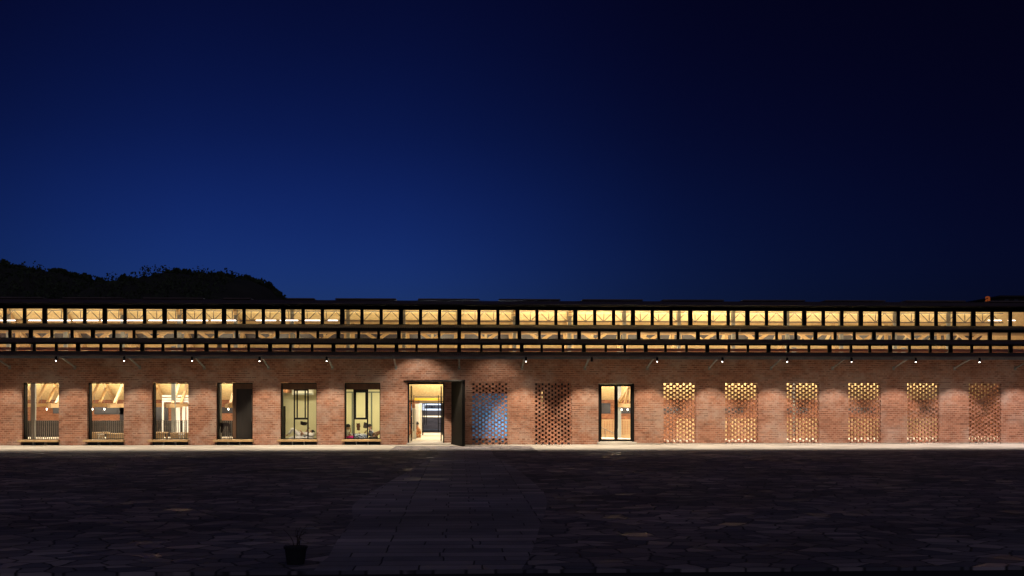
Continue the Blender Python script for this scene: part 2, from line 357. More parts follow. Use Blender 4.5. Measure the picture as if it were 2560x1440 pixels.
# ------------------------------------------------------------------ ground
XL, XR = -27.0, 33.0
g = MB(); zg = -0.05
for x0, x1, y0, y1 in ((-900,900,-400,0.0),(-900,900,16.79,900),(-900,XL,0.0,16.79),(XR,900,0.0,16.79)):   # open under the hall's sunken floor
    n = len(g.v); g.v += [(x0,y0,zg),(x1,y0,zg),(x1,y1,zg),(x0,y1,zg)]; g.f.append((n,n+1,n+2,n+3))
tag(g.build('ground', MAT['soil']), 'dark bare soil around the paved yard', 'ground', kind='structure')
YN = -D + HC*F/(1425-997)           # near edge of the paving
p = MB(); p.box(-120, 120, YN, -0.02, -0.046, 0.0)
tag(p.build('paving', MAT['flag']), 'dark crazy paving of irregular flagstones in front of the hall', 'paving', kind='structure')
a = MB(); a.box(XL, PX(985,-3), -7.6, -0.03, -0.04, 0.004); a.box(PX(985,-3), PX(1330,-3), -1.6, -0.03, -0.04, 0.004); a.box(PX(1330,-3), XR, -7.6, -0.03, -0.04, 0.004)  # pale concrete, widened over flagstones to brighten the lamplit band
tag(a.build('pavement', MAT['apron']), 'pale concrete pavement strip along the foot of the brick wall, widened over the lamplit band', 'pavement', kind='structure')
Ledge = [(1096,1137),(1015,1181),(981,1199),(935,1226),(901,1245),(881,1263),(880,1278),(882,1295),(870,1313),(857,1329),(840,1355),(820,1392),(800,1406),(785,1424)]
Redge = [(1235,1140),(1270,1161),(1297,1177),(1331,1204),(1358,1228),(1367,1250),(1367,1265),(1361,1288),(1348,1322),(1338,1359),(1321,1399),(1304,1423)]
pts = []
for px, py in Ledge: y = max(GY(py), YN+0.02); pts.append((PX(px, y), y))
for px, py in reversed(Redge): y = max(GY(py), YN+0.02); pts.append((PX(px, y), y))
top = [(PX(1225, -3.0), -2.95), (PX(1090, -3.0), -2.95)]
pp = MB(); pp.slab(pts + top, -0.03, 0.005)
tag(pp.build('path', MAT['plank']), 'curving path of long rectangular stone slabs leading to the entrance', 'path', kind='structure')

# ------------------------------------------------------------------ the hall
B = 2.97; X0 = -0.02
def bx(k): return X0 + B*k
hall = thing('brick_hall', 'long low red brick hall with three tiers of lit clerestory windows under stepped roofs', 'building')
HW = 0.84                                       # half width of a window opening
ZT = PZ(957, 0)                                 # head of the openings
wins = [-6.5,-5.5,-4.5,-3.5,-2.5,-1.5]
screens = [0.5,1.5,3.5,4.5,5.5,6.5,7.5,8.5]
SCW = {0.5:(1181,1268),1.5:(1338,1429),3.5:(1659,1740),4.5:(1813,1895),5.5:(1967,2048),6.5:(2121,2202),7.5:(2268,2348),8.5:(2422,2502)}
opens = []
for k in [-8.5,-7.5]+wins: opens.append((bx(k)-0.09-HW, bx(k)-0.09+HW, ZT))
ENT = (PX(1019,0), PX(1111,0), PZ(956,0)); opens.append(ENT)
DD = (PX(1496,0), PX(1586,0), PZ(958,0)); opens.append(DD)
for k in screens + [9.5]:
    if k in SCW: x0, x1 = PX(SCW[k][0],0), PX(SCW[k][1],0)
    else: x0, x1 = bx(k)-0.8, bx(k)+0.8
    opens.append((x0, x1, 2.90))
opens.sort()
WALLTOP = 4.30; TK = 0.28
w = MB(); prev = XL
for x0, x1, zt in opens:
    w.box(prev, x0, 0, TK, 0, WALLTOP); w.box(x0, x1, 0, TK, zt, WALLTOP); prev = x1
w.box(prev, XR, 0, TK, 0, WALLTOP)
def weld(o):
    bm = bmesh.new(); bm.from_mesh(o.data); bmesh.ops.remove_doubles(bm, verts=bm.verts, dist=1e-4)
    bm.to_mesh(o.data); bm.free()
w.build('front_wall', MAT['brick'], hall)

# stepped roofs: corrugated strips, fascia and clerestories
def corr(x0, x1, ya, za, yb, zb, per=0.085, amp=0.024, th=0.02):
    m = MB(); n = int((x1-x0)/per*6); m.v = []
    for i in range(n+1):
        x = x0+(x1-x0)*i/n; h = amp*math.sin(2*math.pi*(x-x0)/per)
        m.v += [(x,ya,za+h),(x,yb,zb+h),(x,ya,za+h-th),(x,yb,zb+h-th)]
    for i in range(n):
        a_ = 4*i; b_ = a_+4
        m.f += [(a_,b_,b_+1,a_+1),(a_+2,a_+3,b_+3,b_+2),(a_,a_+2,b_+2,b_),(a_+1,b_+1,b_+3,a_+3)]
    return m
BY = (4.5, 2.6, 0.4)                              # depth of the three clerestories, top to bottom
bandpy = ((775,811),(828,846.3),(862.3,879))
eavepy = (760, 819, 856.5, 888.5)
EY = (3.5, 1.7, -0.5, -2.5)                       # eave edges
EZ = [PZ(p_, y_) for p_, y_ in zip(eavepy, EY)]
RIDGE = (7.0, PZ(752, 7.0))
BZ = [(PZ(b_, y_), PZ(t_, y_)) for (t_, b_), y_ in zip(bandpy, BY)]  # glass bottom, top
ends = [(RIDGE[0], RIDGE[1])] + [(BY[i], BZ[i][0]-0.035) for i in range(3)]
for i in range(4):
    m = corr(XL-0.3, XR+0.3, EY[i], EZ[i], ends[i][0], ends[i][1])
    r = m.build('roof_sheet', MAT['roof'], hall)
    # edge beam under the eave
    e = MB(); dz = (ends[i][1]-EZ[i])/(ends[i][0]-EY[i])
    if i == 3: e.box(XL, XR, EY[i]+0.06, EY[i]+0.14, EZ[i]-0.155, EZ[i]-0.045)
    else: e.box(XL, XR, EY[i]+0.10, EY[i]+0.16, EZ[i]-0.08, EZ[i]-0.03)
    e.build('eave_beam', MAT['fascia' if i == 3 else 'black'], r)
caps = [(560,630),(717,787),(839,991),(1045,1199),(1247,1400),(1455,1606),(1655,1808),(1855,2010),(2060,2210),(2260,2410),(2470,2610),(360,510),(160,310),(-40,110)]
for c0, c1 in caps:
    xa, xb = PX(c0, 7), PX(c1, 7)
    MB().box(xa, xb, 6.75, 7.5, RIDGE[1]+0.02, PZ(748, 7)+0.01).build('ridge_cap', MAT['roof'], hall, bevel=0.02)
mull = ((0.165, 0.22), (0.13, 0.18), (0.115, 0.18))
for i in range(3):
    y = BY[i]; z0, z1 = BZ[i]; sm, bgm = mull[i]
    ztop = EZ[i] + (y-EY[i])*(ends[i][1]-EZ[i])/(ends[i][0]-EY[i]) - 0.035
    f = MB(); f.box(XL, XR, y, y+0.12, z1, ztop)                       # header
    f.box(XL, XR, y, y+0.12, z0-0.13, z0)                               # sill rail
    wn = (B-bgm-2*sm)/3; panes = []
    for k in range(-9, 11):
        xb = bx(k)
        f.box(xb-bgm/2, xb+bgm/2, y-0.01, y+0.13, z0+0.001, z1-0.001)
        if k == 10: break
        x = xb+bgm/2
        for j in range(3):
            wj = wn + (0.0 if (i != 2) else (0.05*(-1)**(j+k) if j < 2 else 0))
            if j == 1 and i == 2: wj = wn - 0.05*(-1)**(k)
            panes.append((x, x+wj))
            x += wj
            if j < 2: f.box(x, x+sm, y, y+0.12, z0+0.001, z1-0.001); x += sm
    band = f.build('clerestory', MAT['black'], hall)
    for x0, x1 in panes:
        MB().box(x0, x1, y+0.05, y+0.058, z0, z1).build('pane', MAT['glass'], band)
# brackets under the eave
zb0 = PZ(919, 0); zb1 = PZ(892, -1.95)
for k in range(-8, 11):
    m = MB(); m.bar((bx(k), -0.01, zb0), (bx(k), -2.0, zb1), 0.075, 0.05); m.bar((bx(k), -2.0, zb1), (bx(k), -2.38, zb1+0.02), 0.07, 0.05)
    m.box(bx(k)-0.06, bx(k)+0.06, -0.025, 0.0-0.003, zb0-0.10, zb0+0.08)
    m.build('roof_bracket', MAT['bracket'], hall)

# windows with a deep steel lining and a timber bench
ZS = 0.265
def window(k, style):
    xa, xb = bx(k)-0.09-HW, bx(k)-0.09+HW
    f = MB(); t = 0.045
    f.box(xa+0.002, xa+t, TK-0.06, 0.60, ZS, ZT-0.005); f.box(xb-t, xb-0.002, TK-0.06, 0.60, ZS, ZT-0.005)
    f.box(xa+t, xb-t, TK-0.06, 0.60, ZT-t, ZT-0.005); f.box(xa+t, xb-t, TK-0.06, 0.60, ZS, ZS+0.03)
    wo = f.build('window', MAT['black'], hall)
    zi0, zi1 = ZS+0.03, ZT-t; ia, ib = xa+t, xb-t
    if style == 'plain':
        MB().box(ia, ib, 0.50, 0.51, zi0, zi1).build('pane', MAT['glass'], wo)
    elif style == 'half':
        c = PX(582, 0.5)
        MB().box(ia, c, 0.50, 0.51, zi0, zi1).build('pane', MAT['glass'], wo)
        MB().box(c, c+0.16, 0.44, 0.56, zi0, zi1).build('post', MAT['brownwood'], wo)
        MB().box(c+0.16, ib, 0.46, 0.54, zi1-0.24, zi1).build('head_board', MAT['brownwood'], wo)
        pnl = MB().box(c+0.16, ib, 0.50, 0.56, zi0, zi1-0.24).build('dark_panel', MAT['darkwood'], wo)
        MB().box(ib-0.10, ib-0.085, 0.485, 0.5, 1.1, 2.35).build('pull_bar', MAT['rail'], pnl)
    else:
        MB().box(ia, ib, 0.42, 0.50, zi1-0.27, zi1).build('head_board', MAT['brownwood'], wo)
        zh = zi1-0.27
        if style == 'sash': m0, m1 = PX(736, 0.45), PX(770, 0.45)
        else: m0, m1 = PX(885, 0.45), PX(919, 0.45)
        fr = MB(); tw = 0.06; zm = PZ(1046, 0.45)
        fr.box(m0-tw/2, m0+tw/2, 0.42, 0.48, zi0, zh); fr.box(m1-tw/2, m1+tw/2, 0.42, 0.48, zi0, zh)
        fr.box(m0+tw/2, m1-tw/2, 0.42, 0.48, zm-0.05, zm+0.04); fr.box(m0+tw/2, m1-tw/2, 0.42, 0.48, zh-0.06, zh)
        fr.build('mullion_frame', MAT['black'], wo)
        s_ = MB()
        if style == 'sash':
            q0, q1 = PX(743.5, 0.6), PX(763.5, 0.6)
            s_.box(q0-0.03, q0+0.03, 0.52, 0.56, zm+0.041, zh-0.061); s_.box(q1-0.03, q1+0.03, 0.52, 0.56, zm+0.041, zh-0.061)
        else:
            s_.box(m0+tw/2+0.001, m0+tw/2+0.075, 0.40, 0.46, zm+0.041, zh-0.061); s_.box(m1-tw/2-0.075, m1-tw/2-0.001, 0.40, 0.46, zm+0.041, zh-0.061)
            s_.box(m0+tw/2+0.076, m1-tw/2-0.076, 0.40, 0.46, zh-0.13, zh-0.062)
        s_.build('casement', MAT['black'], wo)
        MB().box(ia, m0-tw/2, 0.445, 0.453, zi0, zh).build('pane', MAT['glass'], wo)
        MB().box(m1+tw/2, ib, 0.445, 0.453, zi0, zh).build('pane', MAT['glass'], wo)
        MB().box(m0+tw/2, m1-tw/2, 0.445, 0.453, zi0, zm-0.05).build('pane', MAT['glass'], wo)
    bn = MB().box(xa-0.10, xb+0.06, -0.34, TK-0.07, 0.165, ZS-0.004).build('bench', MAT['bench'], hall, bevel=0.008)
    MB().box(xa+0.003, xb-0.003, 0.14, 0.20, 0.0, 0.163).build('kick_board', MAT['darkwood'], bn)
    for q in (0.34, 0.66):
        x = xa+(xb-xa)*q; MB().box(x-0.012, x+0.012, -0.22, 0.10, 0.006, 0.164).build('support', MAT['bracket'], bn)
for k, st in ((-8.5,'plain'),(-7.5,'plain'),(-6.5,'plain'),(-5.5,'plain'),(-4.5,'plain'),(-3.5,'half'),(-2.5,'sash'),(-1.5,'casement')): window(k, st)

# perforated brick screens: staggered bricks with real gaps
def screen(k, x0, x1, depth=0.24):
    m = MB(); per = 0.307; bw = 0.203 if k < 3 else 0.180; n = 29; zt = 2.90; row = zt/n; br = random.Random(int(k*10))
    for r in range(n):
        z0 = r*row; z1 = z0+row-0.006
        off = 0.0 if r % 2 == 0 else per/2
        x = x0 - bw + off
        if r in (0,) and k < 3: pass
        while x < x1:
            a_, b_ = max(x, x0+0.001), min(x+bw, x1-0.001)
            if b_-a_ > 0.02:
                d = br.uniform(-0.004, 0.004)
                m.box(a_, b_, 0.012+d, 0.012+depth+d, z0+0.0005, z1)
            x += per
        if r < n-1: pass
    # bed joints tie the bricks into continuous columns
    m.build('brick_screen', MAT['screen'], hall)
for k in screens: screen(k, PX(SCW[k][0],0), PX(SCW[k][1],0), 0.24 if k < 3 else 0.17)
screen(9.5, bx(9.5)-0.8, bx(9.5)+0.8)

# glazed double door on the right
xa, xb, zt = DD
dr = MB(); zb_ = 0.12; t = 0.09
dr.box(xa+0.002, xa+t, 0.10, 0.24, zb_, zt-0.004); dr.box(xb-t, xb-0.002, 0.10, 0.24, zb_, zt-0.004); dr.box(xa+t, xb-t, 0.10, 0.24, zt-0.06, zt-0.004)
door = dr.build('double_door', MAT['black'], hall)
mid = (xa+xb)/2
for s0, s1 in ((xa+t+0.003, mid-0.004), (mid+0.004, xb-t-0.003)):
    lf = MB(); u = 0.075
    lf.box(s0, s0+u, 0.12, 0.18, zb_+0.02, zt-0.064); lf.box(s1-u, s1, 0.12, 0.18, zb_+0.02, zt-0.064)
    lf.box(s0+u, s1-u, 0.12, 0.18, zb_+0.02, zb_+0.12); lf.box(s0+u, s1-u, 0.12, 0.18, zt-0.15, zt-0.064)
    lf.build('door_leaf', MAT['blackdoor'], door)
    MB().box(s0+u, s1-u, 0.145, 0.153, zb_+0.12, zt-0.15).build('pane', MAT['glass'], door)
for q in (mid-0.07, mid+0.07): MB().box(q-0.014, q+0.014, 0.075, 0.10, 0.75, 2.1).build('pull_handle', MAT['black'], door)
MB().box(xa-0.06, xb+0.06, -0.30, 0.25, 0.013, 0.115).build('door_step', MAT['apron'], hall, bevel=0.01)
MB().box(xa+0.004, xb-0.1, 0.02, 0.09, zt-0.035, zt-0.005).build('door_head', MAT['bracket'], hall)

# main entrance: steel portal with a splayed side leaf and a wedge canopy
xa, xb, zt = ENT
fr = MB(); t = 0.07
fr.box(xa+0.002, xa+t, 0.02, 0.34, 0.06, zt-0.004); fr.box(xb-t, xb-0.002, 0.02, 0.34, 0.06, zt-0.004); fr.box(xa+t, xb-t, 0.02, 0.34, zt-0.09, zt-0.004)
ent = fr.build('entrance_portal', MAT['black'], hall)
HZ = 2.985
hx, ox = PX(1132, 0), PX(1159, -2.25)
lf = MB(); dv = Vector((ox-hx, -2.25, 0)).normalized(); nv = Vector((-dv.y, dv.x, 0))*0.07
base = [(hx+nv.x, -0.012+nv.y*0), (ox+nv.x, -2.25+nv.y), (ox-nv.x, -2.25-nv.y), (hx-nv.x, -0.012)]
lf.slab(base, 0.02, HZ-0.03)
lf.build('side_leaf', MAT['blackdoor'], ent)
MB().slab([(PX(1009,0), -0.012), (ox-0.09, -2.32), (ox+0.08, -2.32), (hx+0.12, -0.012)], HZ-0.025, HZ+0.035).build('canopy', MAT['black'], ent)
MB().box(xa-0.02, xb+0.3, -0.5, 0.6, 0.012, 0.09).build('threshold', MAT['apron'], hall, bevel=0.01)
# glass leaves standing open in the portal with long pull handles
for side, c in ((-1, PX(1028.5, 0.9)), (1, PX(1103, 0.9))):
    gd = MB(); gd.box(c-0.02, c+0.02, 0.40, 1.35, 0.16, 0.22); gd.box(c-0.02, c+0.02, 0.40, 1.35, 2.72, 2.78)
    gd.box(c-0.02, c+0.02, 0.36, 0.40, 0.16, 2.78); gd.box(c-0.02, c+0.02, 1.35, 1.39, 0.16, 2.78)
    gl = gd.build('glass_leaf', MAT['black'], ent)
    MB().box(c-0.005, c+0.005, 0.40, 1.35, 0.22, 2.72).build('pane', MAT['glass'], gl)
    hb = MB()
    for s in (-0.13, 0.13): hb.tube((c+s, 0.6, 0.62), (c+s, 0.6, 2.33), 0.018)
    for z in (1.0, 2.03): hb.tube((c-0.13, 0.6, z), (c+0.13, 0.6, z), 0.013)
    hb.build('pull_handle', MAT['black'], gl)

# ------------------------------------------------------------------ inside the hall
BACKY = 16.5; CZ0 = RIDGE[1]-0.16; SL = (CZ0-2.1)/(BACKY-RIDGE[0])
def cz(y): return CZ0-(y-RIDGE[0])*SL
m = MB(); n = len(m.v)
m.v += [(XL,7,CZ0),(XR,7,CZ0),(XR,BACKY+0.4,cz(BACKY+0.4)),(XL,BACKY+0.4,cz(BACKY+0.4)),
        (XL,7,CZ0+0.14),(XR,7,CZ0+0.14),(XR,BACKY+0.4,cz(BACKY+0.4)+0.14),(XL,BACKY+0.4,cz(BACKY+0.4)+0.14)]
m.f += [(0,3,2,1),(4,5,6,7),(0,1,5,4),(1,2,6,5),(2,3,7,6),(3,0,4,7)]
m.build('rear_ceiling', MAT['osb'], hall)
m = MB()
dz = (ends[0][1]-EZ[0])/(ends[0][0]-EY[0])
z1_ = EZ[0]+(BY[0]+0.13-EY[0])*dz-0.10
m.v += [(XL,BY[0]+0.14,z1_),(XR,BY[0]+0.14,z1_),(XR,6.99,CZ0),(XL,6.99,CZ0),(XL,BY[0]+0.14,z1_+0.05),(XR,BY[0]+0.14,z1_+0.05),(XR,6.99,CZ0+0.05),(XL,6.99,CZ0+0.05)]
m.f += [(0,3,2,1),(4,5,6,7),(0,1,5,4),(1,2,6,5),(2,3,7,6),(3,0,4,7)]
m.build('front_ceiling', MAT['osb'], hall)
# rear skylight strip, dark with the night behind it
m = MB()
for k in range(-9, 10):
    for q in (0.1, 1.55):
        for (ya, yb) in ((9.56,10.22),):
            xa_, xb_ = bx(k)+q, bx(k)+q+1.3; o = 0.012
            n = len(m.v)
            for (x, y) in ((xa_,ya),(xb_,ya),(xb_,yb),(xa_,yb)): m.v += [(x, y, cz(y)-o)]
            for (x, y) in ((xa_,ya),(xb_,ya),(xb_,yb),(xa_,yb)): m.v += [(x, y, cz(y)-o-0.02)]
            m.f += [tuple(n+i for i in f_) for f_ in ((0,1,2,3),(7,6,5,4),(0,4,5,1),(1,5,6,2),(2,6,7,3),(3,7,4,0))]
m.build('rear_skylight', MAT['darkglass'], hall)
for y in (9.3, 11.12):
    MB().bar((XL+0.31,y,cz(y)-0.13),(XR-0.31,y,cz(y)-0.13),0.16,0.24).build('rear_purlin', MAT['timber' if y < 10 else 'beam'], hall)
# rear wall with an opening at the end of the passage and dark windows
OX0, OX1 = -2.45, -0.10
m = MB(); m.box(XL, OX0, BACKY, BACKY+0.3, -1.6, 2.3); m.box(OX1, XR, BACKY, BACKY+0.3, -1.6, 2.3)
m.build('rear_wall', MAT['inbrick'], hall)
MB().box(OX0, OX1, BACKY, BACKY+0.3, -1.6, 0.10).build('rear_sill', MAT['apron'], hall)
for px0, px1, py0, py1 in ((133,215,1018,1034),(236,316,1018,1036),(300,330,1018,1090),(386,398,1018,1090),(398,421,1018,1080),(545,600,1018,1033),(1460,1526,1008,1034),(1551,1600,1018,1034),(1640,1700,1018,1034),(1800,1860,1018,1034),(1960,2020,1018,1034),(2120,2190,1018,1034),(2300,2360,1018,1034)):
    MB().box(PX(px0,BACKY), PX(px1,BACKY), BACKY-0.05, BACKY-0.004, PZ(py1,BACKY,px0), PZ(py0,BACKY,px0)).build('rear_window', MAT['darkglass'], hall)
MB().box(XL+0.31, PX(590,BACKY), BACKY-0.07, BACKY-0.055, -1.6, PZ(1052,BACKY,300)).build('wall_dado', MAT['darkwood'], hall)
for x in (XL+0.001, XR-0.301):
    m = MB(); m.prism([(x,0),(x,0)], 0, 1) if False else None
    m.v = [(x,TK+0.01,-1.6),(x,BACKY,-1.6),(x,BACKY,2.1),(x,7,7.2),(x,4.6,6.9),(x,TK+0.01,4.3)]
    m.v += [(x+0.3,b_,c_) for a_,b_,c_ in m.v]
    m.f = [(0,1,2,3,4,5),(11,10,9,8,7,6)]+[(i,(i+1)%6,6+(i+1)%6,6+i) for i in range(6)]
    m.build('end_wall', MAT['inbrick'], hall)
# floors: an upper gallery along the windows, a sunken floor behind
ZF = 0.10
fl = MB(); fl.slab([(XL+0.31,TK+0.005),(OX0-0.4,TK+0.005),(OX0-0.4,9.0),(XL+0.31,9.0)], -0.15, ZF)
fl.slab([(OX0-0.395,TK+0.005),(OX1+0.4,TK+0.005),(OX1+0.4,BACKY-0.003),(OX0-0.395,BACKY-0.003)], -0.15, ZF)
fl.slab([(OX1+0.405,TK+0.005),(6.6,TK+0.005),(6.6,10.5),(OX1+0.405,10.5)], -0.15, ZF)
fl.slab([(6.605,TK+0.005),(XR-0.31,TK+0.005),(XR-0.31,9.0),(10.4,3.0),(6.605,9.4)], -0.15, ZF)
fl.build('gallery_floor', MAT['floor'], hall)
MB().box(XL+0.3, XR-0.3, 2.5, BACKY, -1.7, -1.6).build('lower_floor', MAT['floor'], hall)
# long beam under the middle clerestory (seen through the lowest one)
MB().box(XL+0.31, XR-0.31, 2.63, 2.80, PZ(877.5,2.7), PZ(870.2,2.7)).build('long_beam', MAT['beam'], hall)
MB().box(XL+0.31, XR-0.31, 4.64, 4.78, PZ(826,4.7)-0.13, PZ(826,4.7)).build('long_beam', MAT['timber'], hall)
# steel lattice girder under the ridge: one per bay, with its post
GYY = 7.45; gt_, gb_ = PZ(779, GYY), PZ(803, GYY)
def girder():
    m = MB(); x = bx(0); s = B/3
    m.bar((x,GYY,gt_),(x+B,GYY,gt_),0.05,0.05); m.bar((x,GYY,gb_),(x+B,GYY,gb_),0.05,0.05)
    for j in range(3):
        xb_ = x-0.15+s*j
        m.bar((xb_,GYY,gb_),(xb_,GYY,gt_),0.035,0.035)
        m.bar((xb_,GYY+0.002,gb_),(xb_+s/2,GYY+0.002,gt_),0.035,0.035); m.bar((xb_+s/2,GYY-0.002,gt_),(xb_+s,GYY-0.002,gb_),0.035,0.035)
    return m.build('lattice_girder', MAT['rail'], hall)
g0 = girder()
# second, lower girder further back
def girder2():
    m = MB(); x = bx(0); y = 9.2; s = B/3; t_, b_ = PZ(802,y), PZ(818,y)
    m.bar((x,y,t_),(x+B,y,t_),0.05,0.05); m.bar((x,y,b_),(x+B,y,b_),0.05,0.05)
    for j in range(3):
        xb_ = x+s*j+0.3; m.bar((xb_,y,b_),(xb_+s/2,y,t_),0.035,0.035); m.bar((xb_+s/2,y,t_),(xb_+s,y,b_),0.035,0.035)
    return m.build('lattice_girder', MAT['rail'], hall)
g2 = girder2()
po = MB(); po.box(bx(0)-0.09, bx(0)+0.09, 7.55, 7.73, gb_-1.6, gt_+0.2); po = po.build('girder_post', MAT['steel'], hall)
# timber V braces and twin posts seen through the middle tier
def vbrace():
    y = 8.4; m = MB(); zt_, zb_ = PZ(822,y), PZ(850,y); x = bx(0)
    m.bar((x+0.55,y,zt_),(x+1.45,y,zb_),0.16,0.17,(0,1,0)); m.bar((x+2.42,y,zt_),(x+1.52,y,zb_),0.16,0.17,(0,1,0))
    m.box(x-0.28, x-0.12, y-0.08, y+0.08, zb_-0.6, zt_+0.3); m.box(x+0.10, x+0.28, y-0.1, y+0.06, zb_-0.6, zt_+0.3)
    m.box(x, x+B, y-0.09, y+0.09, zt_+0.001, zt_+0.18)
    return m.build('timber_brace', MAT['timber'], hall)
vb = vbrace()
# timber roof trusses running front to back on the bay lines
def truss():
    x = bx(0); rt = bpy.data.objects.new('timber_truss', None)
    m = MB(); m.bar((x,5.2,1.80),(x,BACKY-0.05,1.80),0.16,0.20)
    t = m.build('timber_truss', MAT['timber'], hall)
    MB().bar((x,7.3,cz(7.3)-0.17),(x,BACKY-0.1,cz(BACKY-0.1)-0.17),0.16,0.22).build('top_chord', MAT['timber'], t)
    for y0 in (6.2,8.0,9.8,11.6,13.4):
        tt = (cz(y0)-0.3-1.9)/(0.7+SL); MB().bar((x,y0,1.9),(x,y0+tt,1.9+0.7*tt),0.13,0.15).build('strut', MAT['timber'], t)
        if y0 > 7: MB().tube((x,y0+0.9,1.9),(x,y0+0.9,cz(y0+0.9)-0.2),0.012,n=5).build('tie_rod', MAT['bracket'], t)
    return t
tr0 = truss()
for k in range(-8, 11):
    if k == 0: continue
    for o in (tr0,):
        if k in (-3,-2,-1) or k > 2: continue        # rooms and passage have none in view
        c = copy_tree(o, hall); c.location.x = bx(k)-bx(0)
for k in range(-9, 10):
    if k == 0: continue
    for o in (g0, g2, po, vb):
        c = copy_tree(o, hall); c.location.x = bx(k)-bx(0)
x = bx(3); pt = MB(); pt.bar((x,3.6,1.80),(x,9.6,1.80),0.16,0.2); pt = pt.build('porch_truss', MAT['timber'], hall)
MB().bar((x,9.6,1.98),(x,3.6,3.35),0.15,0.2).build('top_chord', MAT['timber'], pt)
for y0, y1_ in ((7.4,6.2),(5.6,4.6)): MB().bar((x,y0,1.9),(x,y1_,1.98+(9.6-y1_)*0.228-0.1),0.12,0.13).build('strut', MAT['timber'], pt)
for k in range(3, 9):
    b_ = MB(); xa_, xb_ = bx(k)+0.12, bx(k+1)-0.02; zt_ = PZ(1047, 8.9)
    b_.box(xa_, xb_, 8.86, 8.92, zt_-0.06, zt_); b_.box(xa_, xb_, 8.90, 8.93, -0.3, zt_-0.061)
    for j in range(18): b_.box(xa_+0.1+j*0.15, xa_+0.17+j*0.15, 8.86, 8.899, -0.2, zt_-0.062)
    if k > 3: b_.build('gallery_balustrade', MAT['timber'], hall)
MB().box(PX(1592,0), XR, -0.10, -0.003, 0.0045, 0.05).build('plinth', MAT['apron'], hall)
# grey steel columns
for k, y in ((-7,3.0),(-5,6.4),(-4,3.4),(3,9.7),(6,6.4),(8,6.4)):
    MB().box(bx(k)-0.1, bx(k)+0.1, y-0.1, y+0.1, ZF+0.001 if y < 9 else -1.5, 4.9).build('steel_column', MAT['steel'], hall)
# dormitory rooms behind the fifth and sixth windows
RY1 = 4.1; RX0, RX1, RX2 = PX(600,0.7), bx(-2), PX(984,0.7); RH = 2.98
m = MB()
m.box(RX0-0.12, RX0, 0.62, RY1, ZF+0.001, RH); m.box(RX1-0.06, RX1+0.06, 0.62, RY1, ZF+0.001, RH); m.box(RX2, RX2+0.12, 0.30, RY1, ZF+0.001, RH)
m.box(RX0-0.12, RX2+0.12, RY1+0.001, RY1+0.15, ZF+0.001, RH)
m.box(RX0-0.12, RX2+0.12, 0.30, RY1+0.15, RH+0.001, RH+0.12)
for k in (-2.5,-1.5):
    m.box(bx(k)-HW-0.6, bx(k)-0.10-HW, 0.30, 0.42, ZF, RH); m.box(bx(k)+HW-0.07, bx(k)+HW+0.5, 0.30, 0.42, ZF, RH)
rm = m.build('dormitory_room', MAT['plaster'], hall)
pl = MB(); zr = PZ(980.5, RY1)
pl.box(RX1+0.07, RX2-0.01, RY1-0.03, RY1-0.003, zr-0.03, zr+0.03)
for px in (881, 929): pl.box(PX(px,RY1)-0.035, PX(px,RY1)+0.035, RY1-0.04, RY1-0.004, ZF+0.1, zr-0.031)
pl.build('wall_batten', MAT['fascia'], rm)
MB().box(PX(706.5,RY1), PX(714,RY1), RY1-0.06, RY1-0.004, ZF+0.01, PZ(1015,RY1)).build('room_door', MAT['darkwood'], rm)
MB().box(PX(700,RY1)-0.1, PX(729,RY1), 2.2, RY1-0.004, PZ(982,3.8), RH-0.01).build('ceiling_beam', MAT['beam'], rm)
# passage behind the entrance
m = MB(); m.box(PX(1040,7.0)-0.05, PX(1047,7.0), 7.0, 12.0, ZF+0.002, PZ(1010,7.0))
m.box(PX(1034,5.0)-0.06, PX(1040,5.0), 5.0, 5.25, ZF+0.002, PZ(1020,5.0))
m.build('passage_wall', MAT['white'], hall)
MB().box(PX(1033.5,6.4), PX(1040,6.4), 6.4, 6.6, ZF+0.002, PZ(1022,6.4)).build('brick_pier', MAT['inbrick'], hall)
MB().box(PX(1036,9.0), PX(1098,9.0), 9.0, 9.2, PZ(1001,9.0), PZ(995,9.0)).build('yellow_beam', MAT['yellow'], hall)
yb_ = 11.5; m = MB()
m.box(PX(1057,yb_)-0.03, PX(1111,yb_), yb_, yb_+0.06, PZ(1008,yb_)-0.03, PZ(1008,yb_)+0.02)
m.box(PX(1057,yb_)-0.03, PX(1057,yb_)+0.03, yb_, yb_+0.06, ZF+0.002, PZ(1008,yb_)-0.03)
m.box(PX(1106,yb_)-0.03, PX(1106,yb_)+0.03, yb_, yb_+0.06, ZF+0.002, PZ(1008,yb_)-0.03)
m.build('inner_portal', MAT['black'], hall)
for py in (992, 1004): MB().box(PX(1037,yb_), PX(1111,yb_), yb_, yb_+0.06, PZ(py,yb_)-0.03, PZ(py,yb_)+0.02).build('tie_bar', MAT['rail'], hall)
for px in (1061, 1066): MB().box(PX(px,yb_+1)-0.02, PX(px,yb_+1)+0.02, yb_+1, yb_+1.05, PZ(1062,yb_+1), PZ(1008,yb_+1)).build('door_bar', MAT['black'], hall)
MB().box(PX(1048,15.5), PX(1110,15.5), 15.4, 15.5, PZ(1042.5,15.5), PZ(1039.5,15.5)).build('guard_rail', MAT['white'], hall)
m = MB(); m.box(OX1+0.41, OX1+0.5, 4.2, 12.5, ZF+0.002, 2.3); m.build('passage_partition', MAT['white'], hall)
